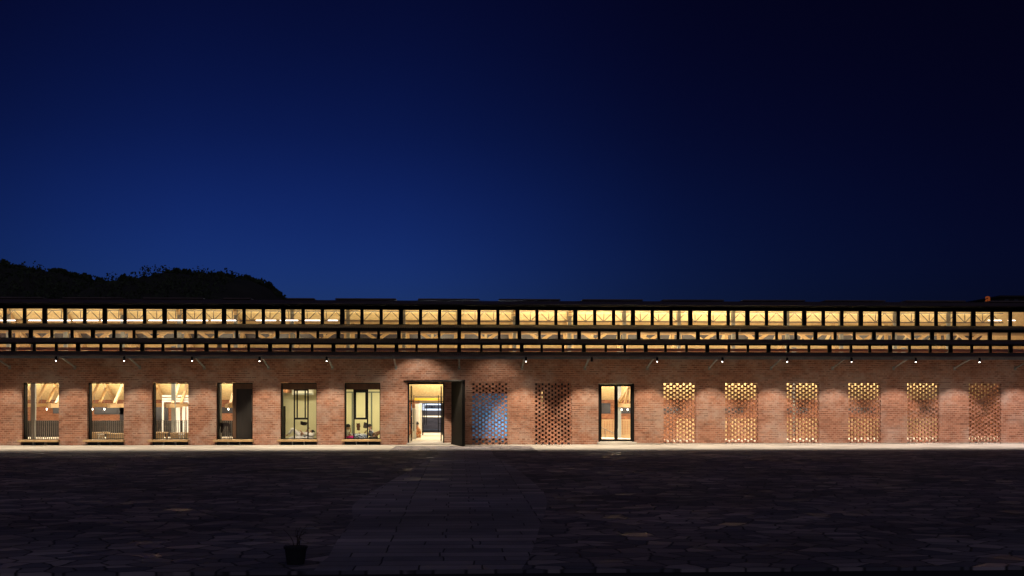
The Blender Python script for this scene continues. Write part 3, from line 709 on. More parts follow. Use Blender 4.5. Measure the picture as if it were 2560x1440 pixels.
# dark rooms behind the first two brick screens
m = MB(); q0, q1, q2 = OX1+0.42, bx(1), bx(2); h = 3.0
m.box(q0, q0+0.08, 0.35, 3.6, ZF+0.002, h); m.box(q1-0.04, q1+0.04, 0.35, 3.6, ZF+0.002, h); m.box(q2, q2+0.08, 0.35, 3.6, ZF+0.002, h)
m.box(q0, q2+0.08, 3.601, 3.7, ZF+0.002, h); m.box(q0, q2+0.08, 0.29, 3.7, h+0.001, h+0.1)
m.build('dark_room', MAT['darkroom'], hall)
MB().box(PX(1178,2.6), PX(1268,2.6), 2.55, 2.62, PZ(1096,2.6), PZ(984,2.6)).build('projection_board', MAT['blueboard'], hall)
MB().box(PX(1352,1.2), PX(1357,1.2), 1.2, 1.3, 1.2, PZ(975,1.2)).build('lit_strip', MAT['osb'], hall)

# ------------------------------------------------------------------ lamps' light
AMBER = (1.0, 0.80, 0.45); WARM = (1.0, 0.83, 0.53); WARM2 = (1.0, 0.87, 0.66)
def lvl(k):                                   # the hall is lit most strongly right of the entrance
    return 0.27 + 0.72*math.exp(-((k-2.9)/3.3)**2)
for k in range(-9, 10):
    L = lvl(k)*random.Random(k*3+50).uniform(0.86,1.12); xc = bx(k)+B/2
    area('ridge_uplight', (xc, 7.35, gt_-0.10), (R(160), 0, 0), 2.6, 0.06, 20*L, AMBER)         # light line on the ceiling
    area('ridge_strip', (xc, 7.76, cz(7.76)-0.14), (R(180), 0, 0), 2.85, 0.04, 4.0*L, AMBER)
    area('hall_uplight', (xc, 7.6, 4.35), (R(180), 0, 0), 2.4, 0.25, 75*L, AMBER)
    if not (-4 <= k <= 0):
        area('hall_downlight', (xc, 6.4, 4.30), (0, 0, 0), 2.2, 0.25, 340*L if k > 0 else 950*L, WARM2)
        area('hall_front_fill', (xc, 3.0, 3.75), (R(62), 0, 0), 2.2, 0.2, 60, WARM2)  # added fill on the truss fronts and rear wall, no fixture
    if k not in (-3,-2):
        area('truss_uplight', (xc, 13.6, 1.95), (R(180), 0, 0), 2.2, 0.15, 105*(0.9+0.3*L), WARM)
        area('rear_downlight', (xc, 13.4, 1.60), (R(35), 0, 0), 2.0, 0.15, 45, WARM2)
area('passage_light', (-1.3, 6.5, 3.2), (0,0,0), 1.6, 5.0, 230, (1.0,0.84,0.58))
area('passage_light', (-1.3, 13.0, 2.9), (0,0,0), 1.6, 3.0, 150, (1.0,0.88,0.66))
for x0, x1 in ((RX0, RX1), (RX1, RX2)):
    area('room_light', ((x0+x1)/2, 2.2, RH-0.03), (0,0,0), 1.6, 0.6, 78, (1.0,0.90,0.56))
area('projector_light', (PX(1258,1.4), 1.5, 0.75), (R(105),0,0), 0.4, 0.2, 18, (0.08,0.50,0.95))
area('strip_light', (PX(1350,1.0), 0.9, 2.6), (R(10),0,R(10)), 0.1, 0.1, 4, WARM)

# ------------------------------------------------------------------ eave spotlights
what = {-7.5:'off the frame', -6.5:'the window with a steel column behind its railing', -5.5:'the window over pale wooden benches', -4.5:'the window with white boards behind it',
        -3.5:'the window half filled by a dark panel', -2.5:'the window with one dark garment', -1.5:'the window with two hanging garments',
        0.5:'the blue-lit brick screen', 1.5:'the dark brick screen', 2.5:'the glazed double door'}
LAMPY = -2.62
def spot_thing(k, label, lit=True):
    x = bx(k)+0.03; zt_ = EZ[3]-0.06; z = PZ(904, LAMPY)
    t = thing('spotlight', label, 'spotlight', (x, LAMPY, z), 'black spotlights hanging under the eave')
    MB().tube((x,LAMPY,z+0.20),(x,LAMPY,zt_),0.012).tube((x,LAMPY,zt_-0.01),(x,LAMPY+0.14,zt_-0.01),0.012).build('stem', MAT['black'], t)
    MB().tube((x,LAMPY,z+0.02),(x,LAMPY,z+0.20),0.058,0.05,12).build('housing', MAT['black'], t, bevel=0)
    ln = MB().ell((x,LAMPY,z+0.02),0.026,0.026,-0.03,10,5,0.0).build('lens', MAT['lens'] if lit else MAT['darkglass'], t, smooth=True)
    return t
def spot_light(x, y, z, aim, power, size=101, blend=0.16, col=(1.0,0.87,0.72)):
    l = bpy.data.lights.new('spotlight_beam', 'SPOT'); l.energy = power; l.spot_size = R(size); l.spot_blend = blend
    l.shadow_soft_size = 0.04; l.color = col
    o = bpy.data.objects.new('spotlight_beam', l); C.objects.link(o); o.location = (x, y, z)
    o.rotation_euler = (Vector(aim)-Vector((x,y,z))).to_track_quat('-Z','Y').to_euler()
    return o
labels = {
 -6:'black eave spotlight above the pier between '+what[-6.5]+' and '+what[-5.5],
}
names = {-6:'lit spotlight above the pier left of the window over pale wooden benches',
 -5:'lit spotlight above the pier right of the window over pale wooden benches',
 -4:'lit spotlight above the pier between the white-board window and the dark-panel window',
 -3:'lit spotlight above the pier between the dark-panel window and the one-garment window',
 -2:'lit spotlight above the pier between the one-garment window and the two-garment window',
 1:'lit spotlight above the pier between the blue-lit and the dark brick screens',
 2:'unlit-looking spotlight above the pier between the dark screen and the double door',
 3:'lit spotlight above the pier just right of the glazed double door',
 4:'lit spotlight between the first two brick screens right of the double door',
 5:'lit spotlight between the second and third brick screens right of the double door',
 6:'lit spotlight between the third and fourth brick screens right of the double door',
 7:'lit spotlight between the fourth and fifth brick screens right of the double door',
 8:'lit spotlight between the last two brick screens at the right end'}
zl = PZ(904, LAMPY)
for k, lb in names.items(): spot_thing(k, lb, lit=(k != 2))
for k in range(-8, 11):
    P = 490 if k < -3 else 640 if k < 6 else 570
    cool = min(1, max(0, (k-3)/6))
    xs = bx(k)+0.03 if k != 0 else bx(0)-0.48
    if k in (-1, 0): P = 420
    col = (1.0, 0.84-0.005*cool, 0.65+0.13*cool)
    spot_light(xs, LAMPY, zl-0.045, (xs, LAMPY-0.1, 0), P*1.25, 99, 0.62, col)          # flood on the pavement
    spot_light(xs, LAMPY, zl-0.045, (xs, 0.0, 0.80), P*1.0, 54, 0.55, col)        # beam on the wall
# a wide flood close under the roof sheet washes the wall above the entrance
spot_light(-1.9, -1.75, EZ[3]-0.0, (-1.9, -0.1, 2.2), 190, 104, 0.55)
spot_light(1.7, -1.75, EZ[3]-0.0, (1.7, -0.1, 2.2), 90, 104, 0.7)

# ------------------------------------------------------------------ tube lamps and pendants inside
for i, (c0, c1) in enumerate(((-10,38),(72,102),(108,176),(182,246),(253,308),(314,366),(372,420),(424,520),(528,590),(640,690),(700,745),(755,800),(820,844),(2470,2503),(2520,2538))):
    y = 6.2; z = PZ(801, y, (c0+c1)/2)
    tg = MB(); tg.tube((PX(c0,y), y, z), (PX(c1,y), y, z), 0.022)
    o = tg.build('tube_lamp', MAT['tube'])
    nm = ['cut by the frame edge','short, second in the row','long, third in the row','fourth in the row','fifth in the row','sixth in the row','seventh in the row','very long, eighth in the row','ninth in the row','tenth in the row','eleventh in the row','twelfth in the row','very short, last before the dark stretch','near the far right end','last on the right']
    tag(o, 'white tube lamp behind the top clerestory, ' + nm[i], 'tube lamp', 'white tube lamps behind the top clerestory')
pend = [(117,1019,10.5,'pendant bulb in the window with a steel column'),(231,1019,10.5,'pendant bulb at the edge of the window over pale wooden benches'),(261,1019,12,'small pendant bulb in the middle of the window over pale wooden benches'),
        (571,1019,10.5,'pendant bulb beside the dark panel window post'),(1554,1020,12,'pendant bulb left in the right leaf of the glazed double door'),(1569,1020,12,'pendant bulb right in the right leaf of the glazed double door')]
for px, py, y, lb in pend:
    x = PX(px,y); z = PZ(py+4,y,px)
    t = thing('pendant_lamp', 'clear ' + lb, 'pendant lamp', (x,y,z), 'pendant bulbs in the hall')
    MB().tube((x,y,z+0.08),(x,y,1.69),0.008,n=5).build('cord', MAT['black'], t)
    MB().ell((x,y,z+0.0),0.036,0.036,0.06,8,6).build('bulb', MAT['bulb'], t, smooth=True)

# ------------------------------------------------------------------ railings behind the first four windows
def railing(k, lb, x0=None, x1=None):
    y = 0.85; x0 = bx(k)-1.0 if x0 is None else x0; x1 = bx(k)+1.0 if x1 is None else x1; zt_ = PZ(1051, y)
    t = thing('railing', lb, 'railing', (x0, y, ZF), 'steel railings behind the windows')
    MB().box(x0, x1, y-0.02, y+0.02, zt_-0.012, zt_).build('top_rail', MAT['rail'], t)
    MB().box(x0, x1, y-0.015, y+0.015, zt_-0.10, zt_-0.09).build('middle_rail', MAT['rail'], t)
    MB().box(x0, x1, y-0.02, y+0.02, ZF+0.06, ZF+0.075).build('bottom_rail', MAT['rail'], t)
    first = MB().box(x0, x0+0.026, y-0.022, y+0.0215, ZF+0.002, zt_+0.02).build('baluster', MAT['rail'], t)
    n = int((x1-x0)/0.097)
    for i in range(1, n+1):
        c = first.copy(); C.objects.link(c); c.location.x = i*0.097; c.parent = t
    return t
railing(-6.5, 'dark steel railing behind the window with a steel column')
railing(-5.5, 'dark steel railing in front of the pale wooden benches')
railing(-4.5, 'dark steel railing behind the window with white boards')
railing(-3.5, 'short dark steel railing beside the dark panel, a black cloth hanging on it', bx(-3.5)-0.9, PX(584,0.85))

# white boards and hanging garments, furniture in the hall
m = MB(); y = 8.0
for a_, b_ in ((437,450),(455,463),(466,472)): m.box(PX(a_,y), PX(b_,y), y, y+0.05, ZF+0.002, PZ(1016,y))
tag(m.build('white_board', MAT['white']), 'row of tall white display boards behind the third railing', 'display board')
m = MB(); y = 9.5
for py in (990,997,1003): m.box(PX(405,y), PX(475,y), y, y+0.1, PZ(py,y)-0.05, PZ(py,y)+0.05)
m.box(PX(405,y), PX(409,y), y, y+0.1, -1.6, PZ(1003,y)-0.051); m.box(PX(470,y), PX(474,y), y, y+0.1, -1.6, PZ(1003,y)-0.051)  # white slats on posts in place of the slatted ceiling
tag(m.build('ceiling_slats', MAT['white']), 'white slats on posts standing in for the slatted ceiling behind the white boards', 'frame')
def table(px0, px1, pyt, y, lb, d=0.8):
    x0, x1 = PX(px0,y), PX(px1,y); zt_ = PZ(pyt,y,px0)
    t = thing('wooden_table', lb, 'table', (x0, y, ZF), 'pale wooden tables in the hall')
    MB().box(x0, x1, y, y+d, zt_-0.06, zt_).build('table_top', MAT['timber'], t, bevel=0.005)
    MB().box(x0+0.04, x1-0.04, y+0.03, y+0.06, ZF+0.05, zt_-0.061).build('front_board', MAT['timber'], t)
    for x in (x0+0.04, x1-0.12):
        for yy in (y+0.04, y+d-0.12): MB().box(x, x+0.08, yy, yy+0.08, ZF+0.002, zt_-0.062).build('leg', MAT['timber'], t)
table(222,262,1081,4.0,'pale wooden table at the left behind the second railing')
table(266,318,1084,4.8,'long pale wooden table at the right behind the second railing')
table(378,412,1081,4.0,'pale wooden table at the left behind the third railing')
table(424,478,1082,4.4,'long pale wooden table at the right behind the third railing')
# stools
for px, lb in ((251,'small white stool in front of the left table behind the second railing'),(453,'small white stool in front of the right table behind the third railing')):
    y = 3.0; x = PX(px,y); t = thing('stool', lb, 'stool', (x,y,ZF))
    MB().tube((x,y,0.40),(x,y,0.44),0.16,n=14).build('seat', MAT['white'], t)
    for i in range(3):
        a_ = i*2.1; MB().tube((x+0.06*math.cos(a_),y+0.06*math.sin(a_),0.40),(x+0.15*math.cos(a_),y+0.15*math.sin(a_),ZF+0.003),0.014).build('leg', MAT['white'], t)
# slatted timber screen seen through the double door
y = 9.9; x0, x1 = PX(1500,y), PX(1582,y); zt_, zb_ = PZ(1049,y), PZ(1089,y)
t = thing('slat_screen', 'timber slat balustrade seen through the glazed double door', 'balustrade', (x0,y,zb_))
MB().box(x0, x1, y, y+0.06, zt_-0.06, zt_).build('top_rail', MAT['timber'], t); MB().box(x0, x1, y, y+0.06, zb_-1.2, zb_+0.05).build('bottom_board', MAT['timber'], t)
first = MB().box(x0, x0+0.055, y+0.005, y+0.05, zb_+0.051, zt_-0.061).build('slat', MAT['timber'], t)
for i in range(1, int((x1-x0)/0.092)+1):
    c = first.copy(); C.objects.link(c); c.location.x = i*0.092; c.parent = t
# stair handrail in the double door
t = thing('handrail', 'thin dark handrail descending to the right behind the double door', 'handrail', (PX(1500,6.5),6.5,0))
MB().tube((PX(1500,6.2),6.2,PZ(1067,6.2)),(PX(1545,6.8),6.8,PZ(1088,6.8)),0.018).build('rail', MAT['rail'], t)
MB().tube((PX(1513,6.4),6.4,PZ(1073,6.4)),(PX(1513,6.4),6.4,-0.1),0.016).build('post', MAT['rail'], t)
# air conditioner in the fifth-window room
x0, x1 = PX(729,3.3), PX(784,3.6); z = PZ(981,3.4)
t = thing('air_conditioner', 'long white air conditioner under the ceiling of the room behind the one-garment window', 'air conditioner', (x0,3.5,z))
MB().box(x0, x1, 3.5, 3.8, z-0.13, z+0.13).build('casing', MAT['white'], t, bevel=0.02)
MB().box(x0+0.05, x1-0.05, 3.485, 3.498, z-0.11, z-0.05).build('vent', MAT['steel'], t)
# hanging garments
def garment(pts, y, mat, lb, name='hanging_garment'):
    q = [(PX(px,y), PZ(py,y)) for px, py in pts]
    m = MB(); m.prism(q, y, y+0.02)
    o = m.build(name, mat)
    return tag(o, lb, 'garment', 'clothes hanging in the dormitory windows')
Y = 0.72
garment([(891.5,1057),(894,1058.5),(896.5,1058),(899,1057),(900.5,1063),(901,1066),(899.8,1068),(900,1075.5),(896,1076),(892,1074.5),(892.3,1069),(891,1067)], Y, MAT['cbrown'], 'brown sleeveless shirt hanging low in the two-garment window')
garment([(910,1055),(917.3,1057),(917.8,1071),(912,1070.5),(907.3,1068.5)], Y, MAT['cgrey'], 'dark skirt hanging beside the mullion of the two-garment window')
garment([(751,1053),(755,1052.6),(759,1054.5),(764,1054.5),(767.8,1056),(767.5,1060),(765.5,1062.5),(759,1063.4),(751,1061)], Y, MAT['cdark'], 'black folded garment hanging in the one-garment window')
Yr = 0.80
garment([(544,1056),(572,1056),(574,1062),(576,1075),(577.5,1081),(573.5,1081.5),(572,1071),(570,1066),(566,1064.5),(560.5,1066),(557.5,1074),(556,1081.5),(552,1081),(551.5,1067),(550,1064),(546,1064),(544,1062)], Yr, MAT['cdark'], 'black cloth draped over the short railing beside the dark panel')

# ------------------------------------------------------------------ people
def skin_mesh(name, verts, edges, radii, mat, parent, sub=2):
    me = bpy.data.meshes.new('tmp'); me.from_pydata([tuple(v) for v in verts], edges, [])
    ob = bpy.data.objects.new('tmp', me); C.objects.link(ob)
    sk = ob.modifiers.new('s', 'SKIN'); sk.use_smooth_shade = True
    for i, r in enumerate(radii): me.skin_vertices[0].data[i].radius = (r, r)
    me.skin_vertices[0].data[0].use_root = True
    ss = ob.modifiers.new('u', 'SUBSURF'); ss.levels = sub; ss.render_levels = sub
    dg = bpy.context.evaluated_depsgraph_get(); ev = ob.evaluated_get(dg)
    nm = bpy.data.meshes.new_from_object(ev); nm.name = name
    bpy.data.objects.remove(ob)
    nm.materials.clear(); nm.materials.append(mat)
    for p_ in nm.polygons: p_.use_smooth = True
    o = bpy.data.objects.new(name, nm); C.objects.link(o)
    if parent: o.parent = parent
    return o
RAD = dict(pel=0.125, spi=0.115, che=0.135, nek=0.055, jaw=0.075, hed=0.098, crn=0.07,
           sL=0.062, eL=0.042, wL=0.03, hL=0.036, sR=0.062, eR=0.042, wR=0.03, hR=0.036,
           pL=0.085, kL=0.056, aL=0.036, tL=0.032, pR=0.085, kR=0.056, aR=0.036, tR=0.032)
EDG = [('pel','spi'),('spi','che'),('che','nek'),('nek','jaw'),('jaw','hed'),('hed','crn'),
       ('che','sL'),('sL','eL'),('eL','wL'),('wL','hL'),('che','sR'),('sR','eR'),('eR','wR'),('wR','hR'),
       ('pel','pL'),('pL','kL'),('kL','aL'),('aL','tL'),('pel','pR'),('pR','kR'),('kR','aR'),('aR','tR')]
def person(lb, loc, J, rotz, shirt, trousers, scale=1.0, face=(0,-1,0), lower_to=('kL','kR'), sleeve='e'):
    root = thing('person', lb, 'person', loc); root.rotation_euler.z = rotz; root.scale = (scale,)*3
    J = {k: Vector(v) for k, v in J.items()}
    keys = ['pel','spi','che','nek','jaw','hed','crn','sL','eL','wL','hL','sR','eR','wR','hR','pL','kL','aL','tL','pR','kR','aR','tR']
    V = [J[k] for k in keys]; Rr = [RAD[k] for k in keys]; ix = {k: i for i, k in enumerate(keys)}
    E = [(ix[a_], ix[b_]) for a_, b_ in EDG]
    fv = Vector(face).normalized()
    # nose
    V.append(J['hed']*0.55+J['jaw']*0.45+fv*0.105); Rr.append(0.014); E.append((ix['jaw'], len(V)-1))
    # five fingers on each hand
    for s in 'LR':
        d = (J['h'+s]-J['w'+s]).normalized(); a_ = d.orthogonal().normalized()
        for i, (off, ln) in enumerate(((-0.03,0.055),(-0.011,0.072),(0.008,0.076),(0.026,0.068))):
            b_ = J['h'+s]+d*0.03+a_*off
            V.append(b_+d*ln*0.6+a_.cross(d)*0.008); Rr.append(0.0085); E.append((ix['h'+s], len(V)-1))
            V.append(b_+d*ln+a_.cross(d)*0.03); Rr.append(0.0075); E.append((len(V)-2, len(V)-1))
        V.append(J['h'+s]+d*0.02-a_*0.06); Rr.append(0.010); E.append((ix['h'+s], len(V)-1))
    skin_mesh('body', V, E, Rr, MAT['skin'], root)
    def sub(name, ks, es, grow, mat):
        ii = {k: i for i, k in enumerate(ks)}
        skin_mesh(name, [J[k] for k in ks], [(ii[a_], ii[b_]) for a_, b_ in es], [RAD[k]*grow+0.008 for k in ks], mat, root)
    sub('shirt', ['che','spi','pel','sL','eL','sR','eR'], [('che','spi'),('spi','pel'),('che','sL'),('sL','eL'),('che','sR'),('sR','eR')], 1.12, shirt)
    sub('trousers', ['pel','pL','kL','aL','pR','kR','aR'], [('pel','pL'),('pL','kL'),('kL','aL'),('pel','pR'),('pR','kR'),('kR','aR')], 1.12, trousers)
    h = J['hed']; m = MB(); m.ell((0,0,0),0.118,0.122,0.125,12,6,-0.25)
    o = m.build('hair', MAT['hair'], None, smooth=True); o.parent = root
    up = (J['crn']-J['jaw']).normalized()
    o.rotation_euler = up.to_track_quat('Z','Y').to_euler(); o.location = h + up*0.012 - fv*0.018
    return root
# seated on the floor, legs forward and folded, one hand at the mouth
SIT = dict(pel=(0,0,0.11), spi=(0.02,0,0.28), che=(0.04,0,0.46), nek=(0.07,0,0.575), jaw=(0.11,0,0.625), hed=(0.115,0,0.70), crn=(0.105,0,0.765),
    sL=(0.04,-0.17,0.50), eL=(0.17,-0.22,0.30), wL=(0.22,-0.10,0.48), hL=(0.21,-0.06,0.56), sR=(0.04,0.17,0.50), eR=(0.14,0.22,0.28), wR=(0.32,0.12,0.24), hR=(0.39,0.09,0.24),
    pL=(0.06,-0.10,0.11), kL=(0.42,-0.26,0.20), aL=(0.30,0.02,0.07), tL=(0.40,0.10,0.05), pR=(0.06,0.10,0.11), kR=(0.42,0.26,0.20), aR=(0.34,-0.06,0.10), tR=(0.44,-0.14,0.05))
person('person in white shirt and magenta trousers seated behind the two-garment window, hand at mouth',
       (PX(868,1.15)-0.06, 1.15, ZF+0.03), SIT, 0, MAT['cwhite'], MAT['cpink'], 1.0, (1,-0.2,0))
# lying on the back with knees drawn up; head towards +x
LIE = dict(pel=(0,0,0.13), spi=(0.17,0,0.13), che=(0.36,0,0.15), nek=(0.50,0,0.19), jaw=(0.545,0,0.24), hed=(0.61,0,0.25), crn=(0.68,0,0.25),
    sL=(0.40,-0.17,0.14), eL=(0.20,-0.28,0.14), wL=(0.10,-0.16,0.26), hL=(0.06,-0.10,0.29), sR=(0.40,0.17,0.14), eR=(0.22,0.28,0.12), wR=(0.34,0.20,0.34), hR=(0.40,0.16,0.40),
    pL=(-0.06,-0.10,0.12), kL=(-0.36,-0.11,0.42), aL=(-0.60,-0.11,0.10), tL=(-0.74,-0.11,0.06), pR=(-0.06,0.10,0.12), kR=(-0.34,0.12,0.38), aR=(-0.62,0.14,0.09), tR=(-0.76,0.15,0.06))
person('person in pale clothes lying on a mattress with knees raised in the one-garment window', (PX(750,1.3), 1.3, 0.34), LIE, 0, MAT['cwhite'], MAT['cwhite'], 0.95, (0,0,1))
person('person in blue and white clothes lying on bedding in the middle of the two-garment window', (PX(897,1.5), 1.5, 0.26), {**LIE, 'kL':(-0.40,-0.11,0.20), 'kR':(-0.40,0.11,0.20), 'aL':(-0.76,-0.1,0.12), 'aR':(-0.76,0.1,0.12), 'tL':(-0.86,-0.1,0.18), 'tR':(-0.86,0.1,0.18)}, 0, MAT['cblue'], MAT['cblue'], 0.85, (0,0,1))
# half sitting, leaning back, knees up, turned to the left
REC = dict(pel=(0,0,0.12), spi=(-0.08,0,0.27), che=(-0.17,0,0.42), nek=(-0.22,0,0.53), jaw=(-0.20,0,0.60), hed=(-0.21,0,0.675), crn=(-0.22,0,0.74),
    sL=(-0.17,-0.17,0.45), eL=(-0.02,-0.24,0.30), wL=(0.16,-0.16,0.38), hL=(0.23,-0.13,0.41), sR=(-0.17,0.17,0.45), eR=(-0.30,0.24,0.24), wR=(-0.36,0.22,0.06), hR=(-0.38,0.22,0.02),
    pL=(0.04,-0.10,0.11), kL=(0.34,-0.12,0.44), aL=(0.44,-0.12,0.06), tL=(0.57,-0.12,0.04), pR=(0.04,0.10,0.11), kR=(0.32,0.12,0.42), aR=(0.50,0.14,0.06), tR=(0.63,0.15,0.04))
person('person in blue and white shirt leaning back with knees raised behind the two-garment window', (PX(935,1.3), 1.3, 0.22), REC, 0, MAT['cblue'], MAT['skin'], 0.92, (1,-0.3,0))
# crouching in the entrance passage, knees up, hand at the chin, facing left
CRO = dict(pel=(0.05,0,0.17), spi=(0.07,0,0.34), che=(0.02,0,0.50), nek=(-0.03,0,0.60), jaw=(-0.07,0,0.66), hed=(-0.075,0,0.735), crn=(-0.065,0,0.80),
    sL=(0.02,-0.17,0.52), eL=(-0.14,-0.20,0.36), wL=(-0.16,-0.10,0.52), hL=(-0.13,-0.06,0.60), sR=(0.02,0.17,0.52), eR=(-0.14,0.2,0.36), wR=(-0.30,0.12,0.42), hR=(-0.36,0.08,0.42),
    pL=(0.02,-0.10,0.16), kL=(-0.26,-0.14,0.44), aL=(-0.14,-0.13,0.07), tL=(-0.28,-0.14,0.03), pR=(0.02,0.10,0.16), kR=(-0.26,0.14,0.44), aR=(-0.14,0.13,0.07), tR=(-0.28,0.14,0.03))
person('person in an orange checked shirt crouching just inside the entrance passage', (PX(1044.5,6.4), 6.55, ZF+0.01), CRO, 0, MAT['cplaid'], MAT['cplaid'], 0.98, (-1,-0.4,0))
# mattresses and bedding
def soft(name, px0, px1, y0, y1, z0, z1, mat, lb, cat):
    x0, x1 = PX(px0,y0), PX(px1,y0); m = MB(); nx, ny = 16, 8; r = random.Random(int(px0))
    for j in range(ny+1):
        for i in range(nx+1):
            u, v = i/nx, j/ny
            e = min(1, min(u,1-u)*7, min(v,1-v)*4)
            m.v.append((x0+(x1-x0)*u, y0+(y1-y0)*v, z0+(z1-z0)*(0.25+0.75*e**0.5)+(r.uniform(-0.5,0.5)*(z1-z0)*0.28 if 0 < i < nx and 0 < j < ny else 0)))
    n = len(m.v); m.v += [(x, y, z0) for x, y, z in m.v[:n]]
    q = lambda i, j: j*(nx+1)+i
    for j in range(ny):
        for i in range(nx):
            m.f.append((q(i,j),q(i+1,j),q(i+1,j+1),q(i,j+1))); m.f.append((n+q(i,j),n+q(i,j+1),n+q(i+1,j+1),n+q(i+1,j)))
    for i in range(nx): m.f.append((q(i,0),n+q(i,0),n+q(i+1,0),q(i+1,0))); m.f.append((q(i,ny),q(i+1,ny),n+q(i+1,ny),n+q(i,ny)))
    for j in range(ny): m.f.append((q(0,j),q(0,j+1),n+q(0,j+1),n+q(0,j))); m.f.append((q(nx,j),n+q(nx,j),n+q(nx,j+1),q(nx,j+1)))
    return tag(m.build(name, mat, smooth=True), lb, cat)
soft('mattress', 716, 786, 0.9, 1.8, ZF+0.002, 0.36, MAT['cwhite'], 'white mattress under the person lying in the one-garment window', 'mattress')
soft('mattress', 882, 947, 0.9, 1.9, ZF+0.002, 0.24, MAT['cwhite'], 'low white mattress in the two-garment window', 'mattress')
soft('pillow', 771, 787, 1.0, 1.6, 0.37, 0.55, MAT['cwhite'], 'pale pillow at the head of the person in the one-garment window', 'pillow')
soft('blanket', 885, 917, 0.85, 1.35, 0.25, 0.47, MAT['cblue'], 'crumpled blue and white blanket in the two-garment window', 'blanket')
soft('blanket', 921, 945, 0.82, 1.05, 0.25, 0.36, MAT['cgrey'], 'dark grey blanket at the right of the two-garment window', 'blanket')

# ------------------------------------------------------------------ beyond the passage
y = 34
t = thing('white_house', 'white house seen through the entrance passage, lit bluish', 'house', (0.5,y,0))
MB().box(-3.4, 6, y, y+6, -0.15, 5.5).build('wall', MAT['house'], t)
for px in (1073.5, 1086.5, 1105): 
    x = PX(px,y); f = MB().box(x-0.32, x+0.32, y-0.05, y-0.003, PZ(1021,y), PZ(1012.5,y)).build('window', MAT['black'], t)
    MB().box(x-0.26, x-0.03, y-0.06, y-0.051, PZ(1021,y)+0.03, PZ(1012.5,y)-0.03).build('pane', MAT['darkglass'], f)
    MB().box(x+0.03, x+0.26, y-0.06, y-0.051, PZ(1021,y)+0.03, PZ(1012.5,y)-0.03).build('pane', MAT['darkglass'], f)
area('garden_wall_fill', (-1.0, 24.0, 4.2), (R(70),0,0), 4, 0.5, 260, (0.9,0.9,1.0))  # unseen lamp added to brighten the garden wall
area('house_fill', (0.5, 28.5, 4.5), (R(65),0,0), 5, 1, 1300, (0.78,0.87,1.0))  # unseen bluish lamp added to light the house front
tag(MB().box(-7, 7, 29, 29.3, -0.15, PZ(1026,29)).build('garden_wall', MAT['darkstone']), 'dark garden wall in front of the white house beyond the passage', 'wall')

# ------------------------------------------------------------------ planter
y = GY(1407); x = PX(739, y)
t = thing('planter', 'black planter bucket with a few bare twigs on the dark paving', 'planter', (x,y,0.0))
m = MB(); m.tube((x,y,0.003),(x,y,0.225),0.115,0.145,20).tube((x,y,0.205),(x,y,0.232),0.155,0.157,20)
m.build('pot', MAT['pot'], t)
MB().tube((x,y,0.225),(x,y,0.236),0.13,n=16).build('soil', MAT['soil'], t)
tw = MB(); r = random.Random(3)
for i in range(7):
    p = Vector((x+r.uniform(-.05,.05), y+r.uniform(-.05,.05), 0.23)); d = Vector((r.uniform(-.6,.6), r.uniform(-.3,.3), 1)).normalized()
    for s in range(4):
        q = p+d*r.uniform(.04,.09); tw.tube(p, q, 0.006-s*0.001, 0.005-s*0.001, 5); p = q; d = (d+Vector((r.uniform(-.5,.5), r.uniform(-.3,.3), r.uniform(-.2,.2)))).normalized()
tw.build('twigs', MAT['bark'], t)

# ------------------------------------------------------------------ hill and its wood
HP = [(-60,668),(-20,664),(0,664),(10,659),(52,658),(59,667),(89,669),(128,680),(154,676),(190,678),(217,691),(249,693),(264,706),(285,700),(309,711),(336,698),(380,701),(428,684),(440,680),(487,681),(523,687),(552,683),(594,690),(624,693),(653,699),(686,714),(704,729),(722,750),(750,775),(790,810)]
DH = 190
def hill_h(x):
    px = x
    for (a_, za), (b_, zb) in zip(HP, HP[1:]):
        if a_ <= px <= b_: return za+(zb-za)*(px-a_)/(b_-a_)
    return HP[0][1] if px < HP[0][0] else 810
m = MB(); nx, ny = 90, 14; cols = []
for i in range(nx+1):
    px = -260+1050*i/nx; x = PX(px, DH); zr = PZ(hill_h(px)+9, DH, px)
    for j in range(ny+1):
        v = j/ny; y = DH-95+190*v
        prof = math.sin(math.pi*v)**1.3 if v <= 0.5 else math.sin(math.pi*v)**0.6
        m.v.append((x, y, -0.3+(zr+0.3)*prof))
for i in range(nx):
    for j in range(ny):
        a_ = i*(ny+1)+j; m.f.append((a_, a_+ny+1, a_+ny+2, a_+1))
tag(m.build('hill', MAT['hill'], smooth=True), 'dark wooded hill behind the roof at the left', 'hill', kind='structure')
lf = MB(); r = random.Random(11)
def clump(c, s, n):
    for _ in range(n):
        d = Vector((r.gauss(0,1), r.gauss(0,1), r.gauss(0,1))).normalized()*(r.random()**0.42)
        p = Vector((d.x, d.y, d.z*0.95))*s + c
        a_ = Vector((r.uniform(-1,1), r.uniform(-1,1), r.uniform(-1,1))).normalized(); b_ = a_.orthogonal().normalized()
        l = r.uniform(0.18,0.36); k = len(lf.v)
        lf.v += [tuple(p-a_*l), tuple(p+b_*l*0.6), tuple(p+a_*l), tuple(p-b_*l*0.6)]; lf.f.append((k,k+1,k+2,k+3))
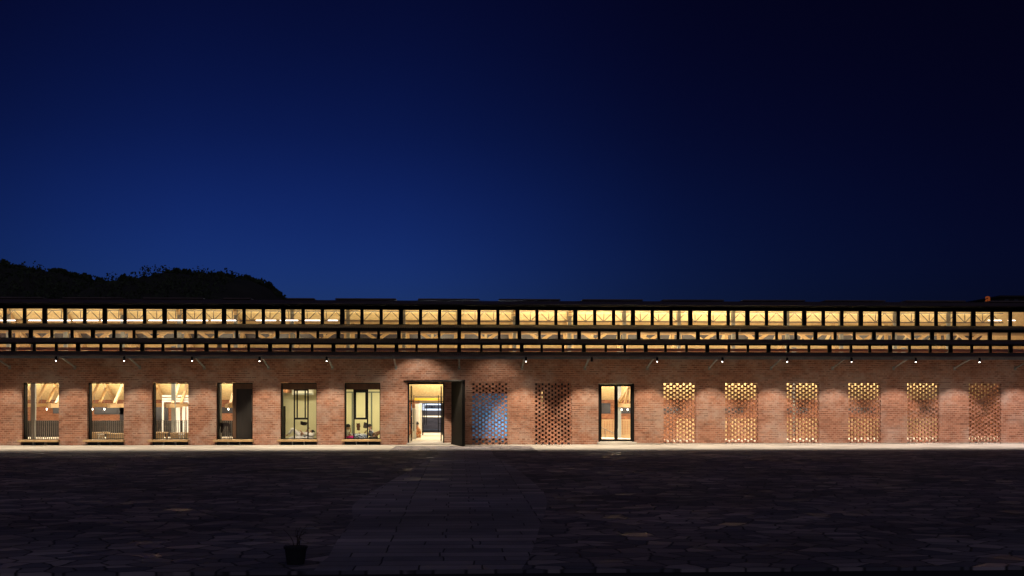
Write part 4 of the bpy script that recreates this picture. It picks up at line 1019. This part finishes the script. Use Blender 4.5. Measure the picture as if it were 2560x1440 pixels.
for i in range(300):
    px = r.uniform(-60, 718); y = DH+r.uniform(-10, 3)
    x = PX(px, DH); s = r.uniform(0.5,1.05)
    if r.random() < 0.15: s *= 1.35
    px2 = 1280+F*math.tan(math.atan(x/(D+DH))-TH)
    zr = PZ(hill_h(px2)+9, DH, px2)
    c0 = Vector((x, y, zr*(1-0.00012*(y-DH)**2)-0.25*s)); clump(c0, s, int(120*s*s)+20)
    if r.random() < 0.3: clump(c0+Vector((r.uniform(-.4,.4), 0, s*0.7)), s*0.5, 55)
for i in range(420):
    px = r.uniform(-60, 640); v = r.uniform(0.12, 0.40); y = DH-95+190*v
    zr = PZ(hill_h(px)+9, DH, px)*math.sin(math.pi*v)**1.3
    clump(Vector((PX(px,DH), y, zr+0.4)), r.uniform(1.2,2.4), 26)
tag(lf.build('forest', MAT['leaf']), 'dense dark wood covering the hill', 'wood', kind='stuff')

# ------------------------------------------------------------------ far right: dark block with an orange ring sign
y = 60; 
t = thing('dark_block', 'dark flat-roofed block barely visible above the roof at the far right', 'building', (PX(2535,y),y,0))
MB().box(PX(2500,y), PX(2660,y), y, y+10, -0.15, PZ(738,y)).build('wall', MAT['darkwood'], t)
MB().box(PX(2494,y), PX(2666,y), y-0.5, y+10.5, PZ(738,y)+0.002, PZ(734,y)).build('roof', MAT['darkwood'], t)
for px in (2516, 2540): MB().box(PX(px-5,y), PX(px+5,y), y-0.06, y-0.004, PZ(752,y), PZ(742,y)).build('window', MAT['darkglass'], t)
y = 40; x = PX(2470,y); z = PZ(746.5,y,2470); 
t = thing('letter_sign', 'small dull orange letter sign glowing above the roof at the far right', 'sign', (x,y,0))
fc = bpy.data.curves.new('letter', 'FONT'); fc.body = 'a'; fc.size = 31*(D+y)/F; fc.extrude = 0.06; fc.offset = 0.018; fc.align_x = 'CENTER'
fo = bpy.data.objects.new('tmp_letter', fc); C.objects.link(fo)
lme = bpy.data.meshes.new_from_object(fo.evaluated_get(bpy.context.evaluated_depsgraph_get())); bpy.data.objects.remove(fo)
lme.materials.clear(); lme.materials.append(emit('orange_glow', (0.40,0.085,0.02), 0.42))
lo = bpy.data.objects.new('letter', lme); C.objects.link(lo); lo.parent = t; lo.rotation_euler = (R(90), 0, 0); lo.location = (0, 0, PZ(755,y,2470))
Ro = 6.5*(D+y)/F
MB().tube((x,y,-0.15),(x,y,PZ(755,y,2470)),0.08).build('mast', MAT['black'], t)
